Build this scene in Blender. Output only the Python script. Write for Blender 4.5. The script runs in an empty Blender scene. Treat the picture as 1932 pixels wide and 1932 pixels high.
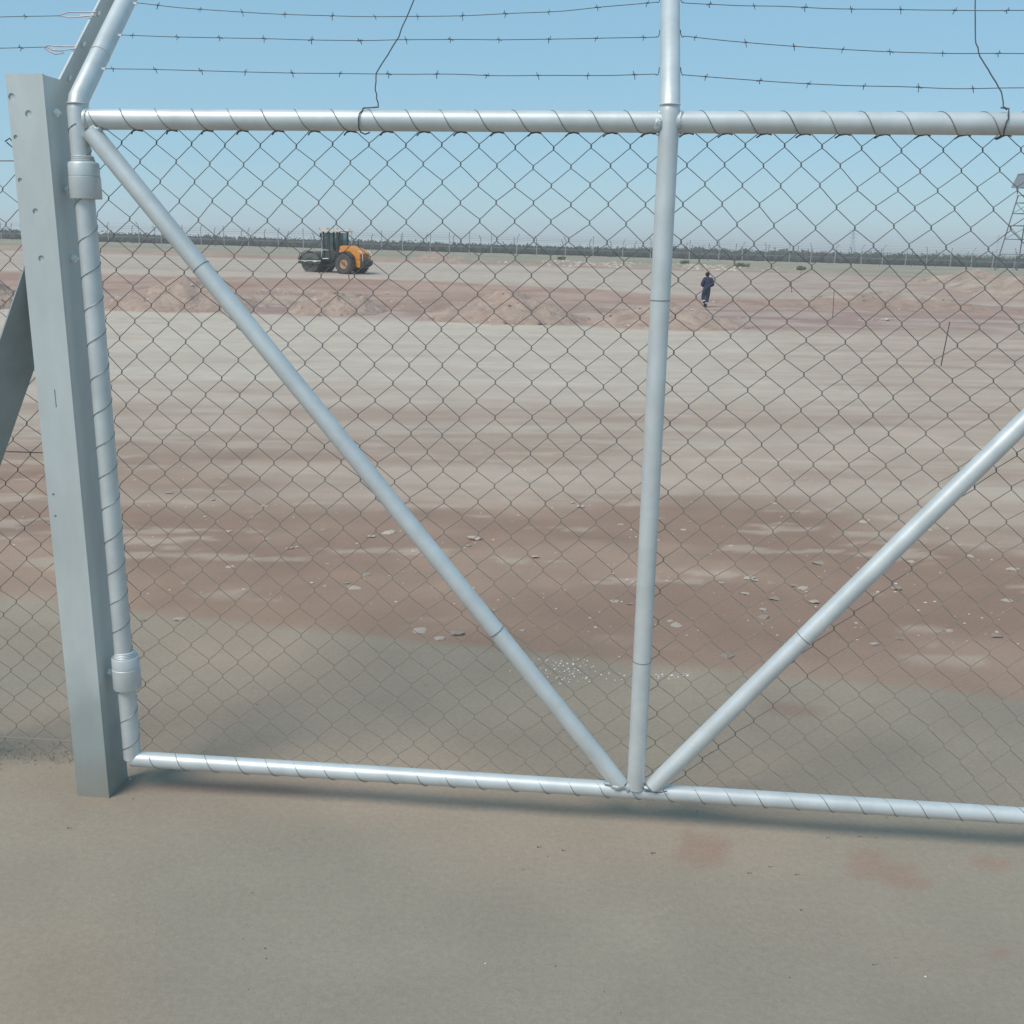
import bpy, bmesh, math, random
import numpy as np
from mathutils import Vector, Matrix
R = math.radians
rng = random.Random(7)
S = bpy.context.scene
COL = S.collection

# ------------------------------------------------------------------ camera
F_PX, PITCH, ROLL, CAM_H = 1953.0, R(14.6), R(0.9), 1.65
cd = bpy.data.cameras.new('camera'); cam = bpy.data.objects.new('camera', cd); COL.objects.link(cam)
fw = Vector((0, math.cos(PITCH), -math.sin(PITCH))); rt = Vector((1, 0, 0)); up = rt.cross(fw)
rt2 = rt * math.cos(ROLL) + up * math.sin(ROLL); up2 = up * math.cos(ROLL) - rt * math.sin(ROLL)
M = Matrix((rt2, up2, -fw)).transposed().to_4x4(); M.translation = (0, 0, CAM_H)
cam.matrix_world = M
cd.sensor_width = 36; cd.lens = F_PX / 1932 * 36; cd.clip_start = 0.05; cd.clip_end = 12000
S.camera = cam

# ------------------------------------------------------------------ sky and sun
SUN_EL, SUN_AZ = 54.0, 224.0          # azimuth of the sun, clockwise from +Y (the viewing direction)
w = bpy.data.worlds.new('World'); S.world = w; w.use_nodes = True
nt = w.node_tree; nt.nodes.clear()
sky = nt.nodes.new('ShaderNodeTexSky'); sky.sky_type = 'NISHITA'; sky.sun_disc = False
sky.sun_elevation = R(SUN_EL); sky.sun_rotation = R(SUN_AZ)
sky.altitude = 0; sky.air_density = 1.0; sky.dust_density = 0.3; sky.ozone_density = 3.0
hs = nt.nodes.new('ShaderNodeMix'); hs.data_type = 'RGBA'; hs.blend_type = 'MULTIPLY'; hs.inputs[0].default_value = 1
hs.inputs[7].default_value = (0.36, 0.35, 0.35, 1)
veil = nt.nodes.new('ShaderNodeMix'); veil.data_type = 'RGBA'; veil.blend_type = 'ADD'; veil.inputs[0].default_value = 1   # thin even veil of high dust
veil.inputs[7].default_value = (1.75, 3.6, 4.8, 1); nt.links.new(hs.outputs[2], veil.inputs[6])
bg = nt.nodes.new('ShaderNodeBackground'); bg.inputs[1].default_value = 0.10
out = nt.nodes.new('ShaderNodeOutputWorld')
nt.links.new(sky.outputs[0], hs.inputs[6]); nt.links.new(veil.outputs[2], bg.inputs[0]); nt.links.new(bg.outputs[0], out.inputs[0])
sd = bpy.data.lights.new('sun', 'SUN'); so = bpy.data.objects.new('sun', sd); COL.objects.link(so)
sd.energy = 2.7; sd.angle = R(30); sd.color = (1.0, 0.92, 0.82)
az = R(SUN_AZ); el = R(SUN_EL)
sdir = Vector((math.sin(az) * math.cos(el), math.cos(az) * math.cos(el), math.sin(el)))
so.rotation_euler = (-sdir).to_track_quat('-Z', 'Y').to_euler()
so.location = (0, 0, 30)
S.view_settings.view_transform = 'Standard'; S.view_settings.look = 'None'
S.view_settings.exposure = 0.08; S.view_settings.gamma = 1; S.view_settings.use_curve_mapping = False
S.cycles.volume_bounces = 2
S.render.resolution_x = S.render.resolution_y = 1024

# ------------------------------------------------------------------ materials
def mat(name, col, rough=0.8, metal=0.0, var=0.15, scale=8.0, col2=None, bump=0.0, bscale=60.0, spec=None, detail=6, stretch=(1, 1, 1), attr=None):
    m = bpy.data.materials.new(name); m.use_nodes = True
    n = m.node_tree; b = n.nodes['Principled BSDF']; L = n.links.new
    tc = n.nodes.new('ShaderNodeTexCoord'); mp = n.nodes.new('ShaderNodeMapping'); mp.inputs['Scale'].default_value = stretch
    L(tc.outputs['Object'], mp.inputs[0])
    nz = n.nodes.new('ShaderNodeTexNoise'); nz.inputs['Scale'].default_value = scale; nz.inputs['Detail'].default_value = detail
    nz.inputs['Roughness'].default_value = 0.6
    L(mp.outputs[0], nz.inputs['Vector'])
    mx = n.nodes.new('ShaderNodeMix'); mx.data_type = 'RGBA'
    c2 = col2 or tuple(c * (1 - var) for c in col); c1 = tuple(c * (1 + var) for c in col) if col2 is None else col
    mx.inputs[6].default_value = (*c2, 1); mx.inputs[7].default_value = (*c1, 1)
    rp = n.nodes.new('ShaderNodeMapRange'); rp.inputs[1].default_value = 0.35; rp.inputs[2].default_value = 0.65
    L(nz.outputs[0], rp.inputs[0]); L(rp.outputs[0], mx.inputs[0]); L(mx.outputs[2], b.inputs['Base Color'])
    b.inputs['Roughness'].default_value = rough; b.inputs['Metallic'].default_value = metal
    if spec is not None: b.inputs['Specular IOR Level'].default_value = spec
    if bump:
        n2 = n.nodes.new('ShaderNodeTexNoise'); n2.inputs['Scale'].default_value = bscale; n2.inputs['Detail'].default_value = 5
        L(mp.outputs[0], n2.inputs['Vector'])
        bp = n.nodes.new('ShaderNodeBump'); bp.inputs['Strength'].default_value = 1; bp.inputs['Distance'].default_value = bump
        L(n2.outputs[0], bp.inputs['Height']); L(bp.outputs[0], b.inputs['Normal'])
    return m

MT = dict(
    paint=mat('silver_paint', (0.60, 0.625, 0.625), 0.46, 0.30, 0.085, 9, bump=0.0004, bscale=40),
    galv=mat('galvanised_steel', (0.53, 0.56, 0.55), 0.58, 0.15, 0.10, 5, bump=0.0003, bscale=50, stretch=(1, 1, 0.35)),
    weld=mat('weld_bead', (0.48, 0.52, 0.53), 0.5, 0.5, 0.12, 60, bump=0.003, bscale=120),
    
    galv_shaded=mat('shaded_galvanised_steel', (0.33, 0.365, 0.36), 0.7, 0.1, 0.12, 6, bump=0.0004, bscale=40),  # darker copy of galv: the brace's shade is put into its colour
    lacing=mat('lacing_wire', (0.24, 0.25, 0.25), 0.5, 0.5, 0.2, 30),
    barb=mat('barbed_wire', (0.085, 0.085, 0.09), 0.6, 0.4, 0.2, 30),
    hole=mat('hole_plug', (0.30, 0.35, 0.35), 0.7, 0.2, 0.1, 30),
    slot=mat('slot_dark', (0.05, 0.055, 0.055), 0.8, 0.0, 0.1, 30),
    zinc=mat('bright_zinc', (0.85, 0.85, 0.84), 0.45, 0.1, 0.06, 60),
    band=mat('tie_band', (0.42, 0.36, 0.38), 0.5, 0.3, 0.15, 50),
    orange=mat('orange_paint', (0.72, 0.27, 0.035), 0.45, 0, 0.10, 3),
    dark=mat('dark_frame', (0.045, 0.052, 0.05), 0.6, 0.1, 0.2, 5),
    drum=mat('drum_steel', (0.13, 0.13, 0.12), 0.6, 0.4, 0.3, 4),
    tyre=mat('tyre_rubber', (0.075, 0.068, 0.06), 0.85, 0, 0.2, 6, bump=0.01, bscale=20),
    rim=mat('dusty_rim', (0.45, 0.27, 0.16), 0.7, 0, 0.2, 5),
    roofc=mat('cab_roof', (0.62, 0.55, 0.45), 0.6, 0, 0.06, 4),
    white=mat('white_metal', (0.72, 0.72, 0.70), 0.5, 0, 0.05, 6),
    red=mat('red_lamp', (0.42, 0.05, 0.04), 0.4, 0, 0.1, 6),
    navy=mat('navy_cloth', (0.022, 0.034, 0.075), 0.9, 0, 0.3, 7, bump=0.02, bscale=9),
    skin=mat('skin', (0.10, 0.055, 0.035), 0.6, 0, 0.1, 9),
    hair=mat('hair', (0.012, 0.010, 0.009), 0.8, 0, 0.1, 40, bump=0.01, bscale=80),
    boot=mat('boot_leather', (0.02, 0.018, 0.016), 0.6, 0, 0.2, 12),
    refl=mat('reflective_band', (0.62, 0.63, 0.62), 0.5, 0, 0.06, 12),
    mound=mat('pink_soil', (0.435, 0.315, 0.25), 0.95, 0, 0, 1.6, col2=(0.315, 0.215, 0.17), bump=0.10, bscale=5),
    bank=mat('red_brown_soil', (0.38, 0.26, 0.205), 0.95, 0, 0, 1.1, col2=(0.29, 0.19, 0.15), bump=0.10, bscale=4),
    mound2=mat('buff_soil', (0.45, 0.345, 0.27), 0.95, 0, 0, 0.7, col2=(0.29, 0.20, 0.155), bump=0.12, bscale=3),
    stone=mat('pale_stone', (0.60, 0.49, 0.41), 0.9, 0, 0.2, 30, bump=0.004, bscale=60),
    stone2=mat('grey_stone', (0.44, 0.35, 0.285), 0.9, 0, 0.2, 30, bump=0.004, bscale=60),
    clod=mat('dark_clod', (0.13, 0.11, 0.095), 0.95, 0, 0.2, 40),
    lump=mat('earth_lump', (0.31, 0.26, 0.205), 0.95, 0, 0.15, 20),
    redclod=mat('red_clod', (0.24, 0.16, 0.125), 0.95, 0, 0.2, 3),
    rubble=mat('broken_concrete', (0.50, 0.42, 0.35), 0.9, 0, 0.25, 1.5),
    scrub=mat('dark_scrub', (0.020, 0.028, 0.020), 0.9, 0, 0, 0.25, col2=(0.042, 0.046, 0.036)),
    tuft=mat('dry_tuft', (0.13, 0.14, 0.08), 0.9, 0, 0.3, 1.5),
    rust=mat('rusty_stake', (0.10, 0.06, 0.045), 0.8, 0.2, 0.3, 10),
    tower=mat('grey_tower_steel', (0.14, 0.15, 0.17), 0.6, 0.3, 0.1, 3),
    tin=mat('tin_sheet', (0.24, 0.26, 0.29), 0.5, 0.4, 0.1, 2),
)
def glass_mat():
    m = bpy.data.materials.new('cab_glass'); m.use_nodes = True
    b = m.node_tree.nodes['Principled BSDF']
    b.inputs['Base Color'].default_value = (0.30, 0.42, 0.42, 1); b.inputs['Roughness'].default_value = 0.05
    b.inputs['Transmission Weight'].default_value = 0.85; b.inputs['IOR'].default_value = 1.1
    return m
MT['glass'] = glass_mat()
def low_tint(m, z0, z1, col, amt):      # second colour mixed in towards the bottom, with a noisy edge
    n = m.node_tree; L = n.links.new; b = n.nodes['Principled BSDF']; src = b.inputs['Base Color'].links[0].from_socket
    g = n.nodes.new('ShaderNodeNewGeometry'); sp = n.nodes.new('ShaderNodeSeparateXYZ'); L(g.outputs['Position'], sp.inputs[0])
    nz = n.nodes.new('ShaderNodeTexNoise'); nz.inputs['Scale'].default_value = 7; nz.inputs['Detail'].default_value = 5; L(g.outputs['Position'], nz.inputs['Vector'])
    ad = n.nodes.new('ShaderNodeMath'); ad.operation = 'MULTIPLY_ADD'; ad.inputs[1].default_value = 0.35; L(nz.outputs[0], ad.inputs[0]); L(sp.outputs[2], ad.inputs[2])
    mr = n.nodes.new('ShaderNodeMapRange'); mr.inputs[1].default_value = z1; mr.inputs[2].default_value = z0; mr.inputs[4].default_value = amt; L(ad.outputs[0], mr.inputs[0])
    mx = n.nodes.new('ShaderNodeMix'); mx.data_type = 'RGBA'; mx.inputs[7].default_value = (*col, 1); L(src, mx.inputs[6]); L(mr.outputs[0], mx.inputs[0]); L(mx.outputs[2], b.inputs['Base Color'])
low_tint(MT['galv'], .40, .62, (.25, .29, .28), .62); low_tint(MT['galv'], .16, .30, (.27, .235, .18), .55)  # darker grey low on the post, brown dirt at the very foot

def wire_mat():                      # dark galvanised wire, its fading against the ground painted into the colour lower down
    m = mat('mesh_wire', (0.135, 0.13, 0.13), 0.6, 0.3, 0.2, 30); n = m.node_tree; L = n.links.new; b = n.nodes['Principled BSDF']
    src = b.inputs['Base Color'].links[0].from_socket
    g = n.nodes.new('ShaderNodeNewGeometry'); sp = n.nodes.new('ShaderNodeSeparateXYZ'); L(g.outputs['Position'], sp.inputs[0])
    nz = n.nodes.new('ShaderNodeTexNoise'); nz.inputs['Scale'].default_value = 2.0; L(g.outputs['Position'], nz.inputs['Vector'])
    ad = n.nodes.new('ShaderNodeMath'); ad.operation = 'MULTIPLY_ADD'; ad.inputs[1].default_value = 0.5; L(nz.outputs[0], ad.inputs[0]); L(sp.outputs[2], ad.inputs[2])
    mr = n.nodes.new('ShaderNodeMapRange'); mr.inputs[1].default_value = 1.45; mr.inputs[2].default_value = 0.9; L(ad.outputs[0], mr.inputs[0])
    mx = n.nodes.new('ShaderNodeMix'); mx.data_type = 'RGBA'; mx.inputs[7].default_value = (.27, .225, .18, 1); L(src, mx.inputs[6]); L(mr.outputs[0], mx.inputs[0]); L(mx.outputs[2], b.inputs['Base Color'])
    return m
MT['wire'] = wire_mat()

# ------------------------------------------------------------------ mesh helpers
class MB:
    def __init__(s): s.v = []; s.f = []
    def add(s, vs, fs):
        o = len(s.v); s.v += [tuple(p) for p in vs]; s.f += [tuple(i + o for i in f) for f in fs]; return s
    def box(s, c, size, rot=None):
        hx, hy, hz = (d / 2 for d in size); c = Vector(c)
        vs = [Vector((x, y, z)) for x in (-hx, hx) for y in (-hy, hy) for z in (-hz, hz)]
        if rot is not None: vs = [rot @ v for v in vs]
        return s.add([v + c for v in vs], [(0, 1, 3, 2), (4, 6, 7, 5), (0, 4, 5, 1), (2, 3, 7, 6), (0, 2, 6, 4), (1, 5, 7, 3)])
    def prism(s, prof, y0, y1):       # profile of (x, z), extruded along y
        n = len(prof)
        vs = [(x, y0, z) for x, z in prof] + [(x, y1, z) for x, z in prof]
        fs = [tuple(range(n)), tuple(range(2 * n - 1, n - 1, -1))] + [(i, i + n, (i + 1) % n + n, (i + 1) % n) for i in range(n)]
        return s.add(vs, fs)
    def tube(s, pts, r, n=8, caps=True):
        pts = [Vector(p) for p in pts]; k = len(pts)
        rs = r if isinstance(r, (list, tuple)) else [r] * k
        tang = []
        for i in range(k):
            a = pts[max(i - 1, 0)]; b = pts[min(i + 1, k - 1)]
            if 0 < i < k - 1:
                t = (pts[i] - a).normalized() + (b - pts[i]).normalized()
            else: t = b - a
            tang.append(t.normalized())
        ref = Vector((0, 0, 1)) if abs(tang[0].z) < 0.9 else Vector((0, 1, 0))
        x = tang[0].cross(ref).normalized(); vs = []
        for i in range(k):
            t = tang[i]; x = (x - t * x.dot(t)).normalized(); y = t.cross(x)
            sc = 1.0
            if 0 < i < k - 1:
                cosb = max(0.5, (pts[i] - pts[i - 1]).normalized().dot(t)); 
            for j in range(n):
                a = 2 * math.pi * j / n
                vs.append(pts[i] + (x * math.cos(a) + y * math.sin(a)) * rs[i])
        fs = [(i * n + j, i * n + (j + 1) % n, (i + 1) * n + (j + 1) % n, (i + 1) * n + j) for i in range(k - 1) for j in range(n)]
        if caps: fs += [tuple(range(n - 1, -1, -1)), tuple((k - 1) * n + j for j in range(n))]
        return s.add(vs, fs)
    def lathe(s, prof, axis_o, axis, n=24, caps=True):   # prof of (r, t) along axis
        axis_o = Vector(axis_o); axis = Vector(axis).normalized()
        ref = Vector((0, 0, 1)) if abs(axis.z) < 0.9 else Vector((1, 0, 0))
        x = axis.cross(ref).normalized(); y = axis.cross(x); vs = []
        for r, t in prof:
            for j in range(n):
                a = 2 * math.pi * j / n; vs.append(axis_o + axis * t + (x * math.cos(a) + y * math.sin(a)) * r)
        k = len(prof)
        fs = [(i * n + j, i * n + (j + 1) % n, (i + 1) * n + (j + 1) % n, (i + 1) * n + j) for i in range(k - 1) for j in range(n)]
        if caps: fs += [tuple(range(n - 1, -1, -1)), tuple((k - 1) * n + j for j in range(n))]
        return s.add(vs, fs)
    def mesh(s, name, m, smooth=40):
        me = bpy.data.meshes.new(name); me.from_pydata(s.v, [], s.f)
        bm = bmesh.new(); bm.from_mesh(me); bmesh.ops.recalc_face_normals(bm, faces=bm.faces); bm.to_mesh(me); bm.free()
        me.materials.append(m)
        if smooth: 
            me.shade_smooth(); me.set_sharp_from_angle(angle=R(smooth))
        return me
    def build(s, name, m, parent=None, smooth=40, loc=None):
        return link(name, s.mesh(name, m, smooth), parent, loc)
def link(name, me, parent=None, loc=None):
    o = bpy.data.objects.new(name, me); COL.objects.link(o)
    if parent is not None: o.parent = parent
    if loc is not None: o.location = loc
    return o
def tag(o, label=None, cat=None, group=None, kind=None):
    for k, v in (('label', label), ('category', cat), ('group', group), ('kind', kind)):
        if v: o[k] = v
    return o
def empty(name, loc=(0, 0, 0), rz=0, **k):
    o = bpy.data.objects.new(name, None); COL.objects.link(o); o.location = loc; o.rotation_euler = (0, 0, rz); o.empty_display_size = 0.1
    return tag(o, **k)

# smooth value noise, numpy
def _h(ix, iy, seed):
    n = (ix.astype(np.int64) * 374761393 + iy.astype(np.int64) * 668265263 + seed * 974634777) & 0x7fffffff
    n = ((n ^ (n >> 13)) * 1274126177) & 0x7fffffff
    return ((n ^ (n >> 16)) & 0xffff) / 65535.0
def vnoise(x, y, seed=0):
    x = np.asarray(x, float); y = np.asarray(y, float)
    ix = np.floor(x); iy = np.floor(y); fx = x - ix; fy = y - iy
    fx = fx * fx * (3 - 2 * fx); fy = fy * fy * (3 - 2 * fy)
    a = _h(ix, iy, seed); b = _h(ix + 1, iy, seed); c = _h(ix, iy + 1, seed); d = _h(ix + 1, iy + 1, seed)
    return (a * (1 - fx) + b * fx) * (1 - fy) + (c * (1 - fx) + d * fx) * fy
def fbm(x, y, seed=0, oct=4):
    s = 0; a = 0.5; t = 0
    for i in range(oct):
        s = s + a * vnoise(x * 2 ** i, y * 2 ** i, seed + i * 17); t += a; a *= 0.5
    return s / t
def sst(a, b, x):
    t = np.clip((x - a) / (b - a), 0, 1); return t * t * (3 - 2 * t)

# ------------------------------------------------------------------ terrain
PY = [-20, 4.6, 8, 14, 25, 40, 53, 66, 74, 100, 135, 260, 400, 4500]
PZ = [0, 0, -0.22, -0.55, -1.05, -1.33, -1.36, -0.95, -0.72, -0.40, -0.12, -1.05, -1.5, -12.0]
def ground_z(x, y, rough=True):
    x = np.asarray(x, float); y = np.asarray(y, float)
    yy = np.asarray(y) + 0.0
    z = np.interp(yy, PY, PZ) * 0.5 + np.interp(yy - 2.5 * sst(5, 20, yy), PY, PZ) * 0.25 + np.interp(yy + 2.5 * sst(5, 20, yy), PY, PZ) * 0.25
    tilt = 0.0130 * sst(20, 75, yy)
    z = z - tilt * np.clip(x, -160, 160) * (1 - 0.6 * sst(300, 900, yy))
    if rough:
        amp = 0.004 + 0.012 * sst(4.4, 5.2, yy) * (1 - sst(9, 14, yy)) + 0.05 * sst(34, 42, yy) * (1 - sst(62, 70, yy)) + 0.10 * sst(96, 112, yy) * (1 - sst(300, 500, yy))
        sc = np.where(yy < 20, 5.0, 0.5)
        z = z + amp * 2 * (fbm(x * sc, yy * sc, 3) - 0.5)
    return z
def gz(x, y): return float(ground_z(x, y, False))
def ray_dir(px, py): return fw + rt2 * ((px - 966) / F_PX) + up2 * ((966 - py) / F_PX)
def at_depth(px, Y):                       # ground point seen in column px at distance Y
    x = 0.0
    for _ in range(6):
        z = gz(x, Y) - CAM_H
        a = (px - 966) / F_PX
        # (P.rt2)/(P.fw) = a
        k = rt2 - fw * a
        x = -(Y * k.y + z * k.z) / k.x
    return Vector((x, Y, gz(x, Y)))
def on_ground(px, py):
    d = ray_dir(px, py); t0 = 0.5
    lo = 1.0
    t = 1.0; prev = 1.0
    while t < 4000:
        P = d * t
        if P.z + CAM_H < gz(P.x, P.y): break
        prev = t; t *= 1.02
    lo, hi = prev, t
    for _ in range(30):
        m_ = (lo + hi) / 2; P = d * m_
        if P.z + CAM_H < gz(P.x, P.y): hi = m_
        else: lo = m_
    P = d * hi; return Vector((P.x, P.y, gz(P.x, P.y)))

def build_ground():
    ys = list(np.linspace(-12, 1.5, 16)); y = 1.5
    while y < 12: y += 0.035 + 0.007 * max(0, y - 3); ys.append(y)
    while y < 330: y *= 1.017; ys.append(y)
    while y < 4300: y *= 1.12; ys.append(y)
    ys = np.array(ys); ns = 440
    s = np.linspace(-1, 1, ns); s = 0.45 * s + 0.55 * s ** 3
    Wd = 12 + 1.25 * np.maximum(ys, 0)
    X = s[None, :] * Wd[:, None] + 0 * ys[:, None]; Y = ys[:, None] + 0 * X
    Z = ground_z(X, Y)
    # ---- soil colours
    wob = (fbm(X * 0.7, Y * 0.7, 11) - 0.5)
    big = (fbm(X * 0.12, Y * 0.12, 23, 3) - 0.5)
    st = fbm(X * 0.22, Y * 0.75, 31, 5); st2 = fbm(X * 0.5 + 9, Y * 2.6, 41, 4)      # wheel-track streaks across the view
    fine = fbm(X * 3.1, Y * 3.1, 51, 4); med = fbm(X * 1.1, Y * 1.1, 61, 4)
    def C(*c): return np.array(c)[None, None, :]
    def lerp(a, b, t): return a + (b - a) * t[..., None]
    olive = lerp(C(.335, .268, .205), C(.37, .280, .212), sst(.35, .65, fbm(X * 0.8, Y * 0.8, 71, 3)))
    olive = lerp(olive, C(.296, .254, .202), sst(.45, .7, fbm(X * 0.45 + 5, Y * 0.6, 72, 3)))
    red = lerp(C(.30, .197, .147), C(.36, .245, .183), sst(.35, .7, med))
    buff = lerp(C(.445, .345, .275), C(.375, .275, .215), sst(.38, .68, st)); buff = lerp(buff, C(.50, .415, .335), sst(.50, .80, st2) * .55)
    grey = lerp(C(.515, .435, .355), C(.475, .385, .31), sst(.3, .8, st))
    pink = lerp(C(.42, .31, .26), C(.32, .21, .175), sst(.35, .65, fbm(X * .3, Y * .5, 81, 5)))
    dred = lerp(C(.34, .212, .165), C(.41, .28, .22), sst(.35, .65, fbm(X * .3, Y * .5, 82, 4)))
    road = lerp(C(.465, .375, .305), C(.415, .33, .27), sst(.3, .7, fbm(X * .05, Y * .5, 83, 4)))
    grass = lerp(C(.27, .24, .165), C(.33, .28, .215), sst(.3, .7, fbm(X * .1, Y * .2, 84, 4)))
    a_ = X / np.maximum(Y, 1)                       # bearing
    e1 = 4.08 - 0.225 * X + 0.25 * wob              # edge between the grey-olive foreground and the red soil
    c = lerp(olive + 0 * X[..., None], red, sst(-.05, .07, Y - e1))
    c = lerp(c, buff, sst(-1.0, 1.4, Y - (8.2 + 2.0 * wob + 1.0 * (st - .5) * 4 - 1.6 * sst(.15, .5, a_))))
    c = lerp(c, grey, sst(-3, 4, Y - (15.5 + 6 * wob + 6 * sst(.25, .5, a_))) * (1 - .85 * sst(.30, .42, a_)))
    c = lerp(c, pink, sst(-.5, .6, Y - (39.5 - 4 * a_ * 2 + 2.2 * wob)))
    c = lerp(c, dred, sst(-1, 2, Y - (53 + 5 * big + 3 * wob)))
    edge = 67 + 4 * big - 6 * sst(0, .2, a_)
    c = lerp(c, road, sst(-.8, .8, Y - edge))
    c = lerp(c, dred, sst(-1, 1, Y - (98 + 8 * big)))
    c = lerp(c, grass, sst(-3, 4, Y - (110 + 24 * big - 8 * sst(.1, .4, a_))))
    c = lerp(c, C(.16, .16, .12) + 0 * c, sst(240, 262, Y))
    c = lerp(c, buff, sst(.16, .34, a_ + .3 * wob * .5) * sst(14, 20, Y) * (1 - sst(38, 42, Y)) * .75)
    c = lerp(c, pink, sst(.10, .28, a_) * sst(60, 66, Y) * (1 - sst(95, 105, Y)) * .6)
    c = lerp(c, dred, sst(.32, .45, a_) * sst(60, 66, Y) * (1 - sst(95, 105, Y)) * .8)
    # pale scuffed patches and flakes in the red strip
    fl = sst(.63, .70, fbm(X * 2.2 + 3, Y * 5.5, 91, 4)) * sst(.1, .5, Y - e1) * (1 - sst(11, 15, Y))
    c = lerp(c, C(.44, .34, .27) + 0 * c, fl * .75)
    # dark drag marks
    # reddish stains where the photograph has them
    for px, py, rx, ry in ((1318, 1612, .085, .055), (1345, 1590, .05, .04), (1300, 1580, .03, .06), (1665, 1640, .10, .045), (1715, 1665, .07, .03), (1635, 1615, .06, .03), (1865, 1625, .06, .04), (1890, 1800, .03, .02), (420, 1490, .3, .04), (1500, 1340, .12, .06)):
        P = on_ground(px, py)
        d_ = ((X - P.x + .05 * wob) / rx) ** 2 + ((Y - P.y + .03 * (fine - .5)) / ry) ** 2
        c = lerp(c, C(.30, .195, .15) + 0 * c, (1 - sst(.25, 1.5, d_ + (med - .5) * .9)) * .62)
    c = c * (0.90 + 0.20 * fine)[..., None] * (0.95 + .10 * med)[..., None]
    nr = len(ys)
    vs = np.stack([X, Y, Z], -1).reshape(-1, 3)
    idx = np.arange(nr * ns).reshape(nr, ns)
    q = np.stack([idx[:-1, :-1], idx[:-1, 1:], idx[1:, 1:], idx[1:, :-1]], -1).reshape(-1, 4)
    me = bpy.data.meshes.new('ground'); me.vertices.add(len(vs)); me.vertices.foreach_set('co', vs.ravel())
    me.loops.add(q.size); me.loops.foreach_set('vertex_index', q.ravel().astype(np.int32))
    me.polygons.add(len(q)); me.polygons.foreach_set('loop_start', np.arange(0, q.size, 4, dtype=np.int32)); me.polygons.foreach_set('loop_total', np.full(len(q), 4, np.int32))
    me.update(); me.validate()
    at = me.color_attributes.new('soil', 'FLOAT_COLOR', 'POINT')
    cc = np.concatenate([np.clip(c, .01, .9), np.ones(c.shape[:2] + (1,))], -1).reshape(-1, 4)
    at.data.foreach_set('color', cc.ravel().astype(np.float32))
    me.shade_smooth()
    m = bpy.data.materials.new('soil'); m.use_nodes = True; n = m.node_tree; L = n.links.new; b = n.nodes['Principled BSDF']
    b.inputs['Roughness'].default_value = 0.95; b.inputs['Specular IOR Level'].default_value = 0.2
    a = n.nodes.new('ShaderNodeVertexColor'); a.layer_name = 'soil'
    g = n.nodes.new('ShaderNodeNewGeometry')
    def noise(scale, det, rough=.6, stretch=None):
        z_ = n.nodes.new('ShaderNodeTexNoise'); z_.inputs['Scale'].default_value = scale; z_.inputs['Detail'].default_value = det; z_.inputs['Roughness'].default_value = rough
        if stretch:
            mp = n.nodes.new('ShaderNodeMapping'); mp.inputs['Scale'].default_value = stretch; L(g.outputs['Position'], mp.inputs[0]); L(mp.outputs[0], z_.inputs['Vector'])
        else: L(g.outputs['Position'], z_.inputs['Vector'])
        return z_
    nA = noise(55, 8, .75); nB = noise(2.2, 6, .6, (.35, 1, 1)); nC = noise(260, 3, .7)
    def mul(a_s, nz, lo, hi):
        r_ = n.nodes.new('ShaderNodeMapRange'); r_.inputs[1].default_value = .3; r_.inputs[2].default_value = .7; r_.inputs[3].default_value = lo; r_.inputs[4].default_value = hi
        L(nz.outputs[0], r_.inputs[0])
        v = n.nodes.new('ShaderNodeVectorMath'); v.operation = 'SCALE'; L(a_s, v.inputs[0]); L(r_.outputs[0], v.inputs['Scale']); return v.outputs[0]
    o_ = mul(mul(mul(a.outputs[0], nA, .90, 1.10), nB, .95, 1.05), nC, .92, 1.08)
    L(o_, b.inputs['Base Color'])
    bp = n.nodes.new('ShaderNodeBump'); bp.inputs['Distance'].default_value = .006; bp.inputs['Strength'].default_value = .5
    L(nA.outputs[0], bp.inputs['Height']); L(bp.outputs[0], b.inputs['Normal'])
    me.materials.append(m)
    o = link('ground', me); o['kind'] = 'structure'; return o
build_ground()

# ------------------------------------------------------------------ gate frame of reference
A = R(5.5)
U = Vector((math.cos(A), -math.sin(A), 0)); N = Vector((math.sin(A), math.cos(A), 0)); D0 = 2.75 * math.cos(A)
def G(u, z, n=0.0): return U * u + N * (D0 + n) + Vector((0, 0, z + CAM_H))     # z is relative to the eye
GM = Matrix((U, N, Vector((0, 0, 1)))).transposed()
ULEFT, UMID, URIGHT, ZT, ZB, TR = -1.414, 0.110, 1.634, 0.293, -1.541, 0.0256
ARM = (N * math.cos(R(43)) + Vector((0, 0, math.sin(R(43))))).normalized()

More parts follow.
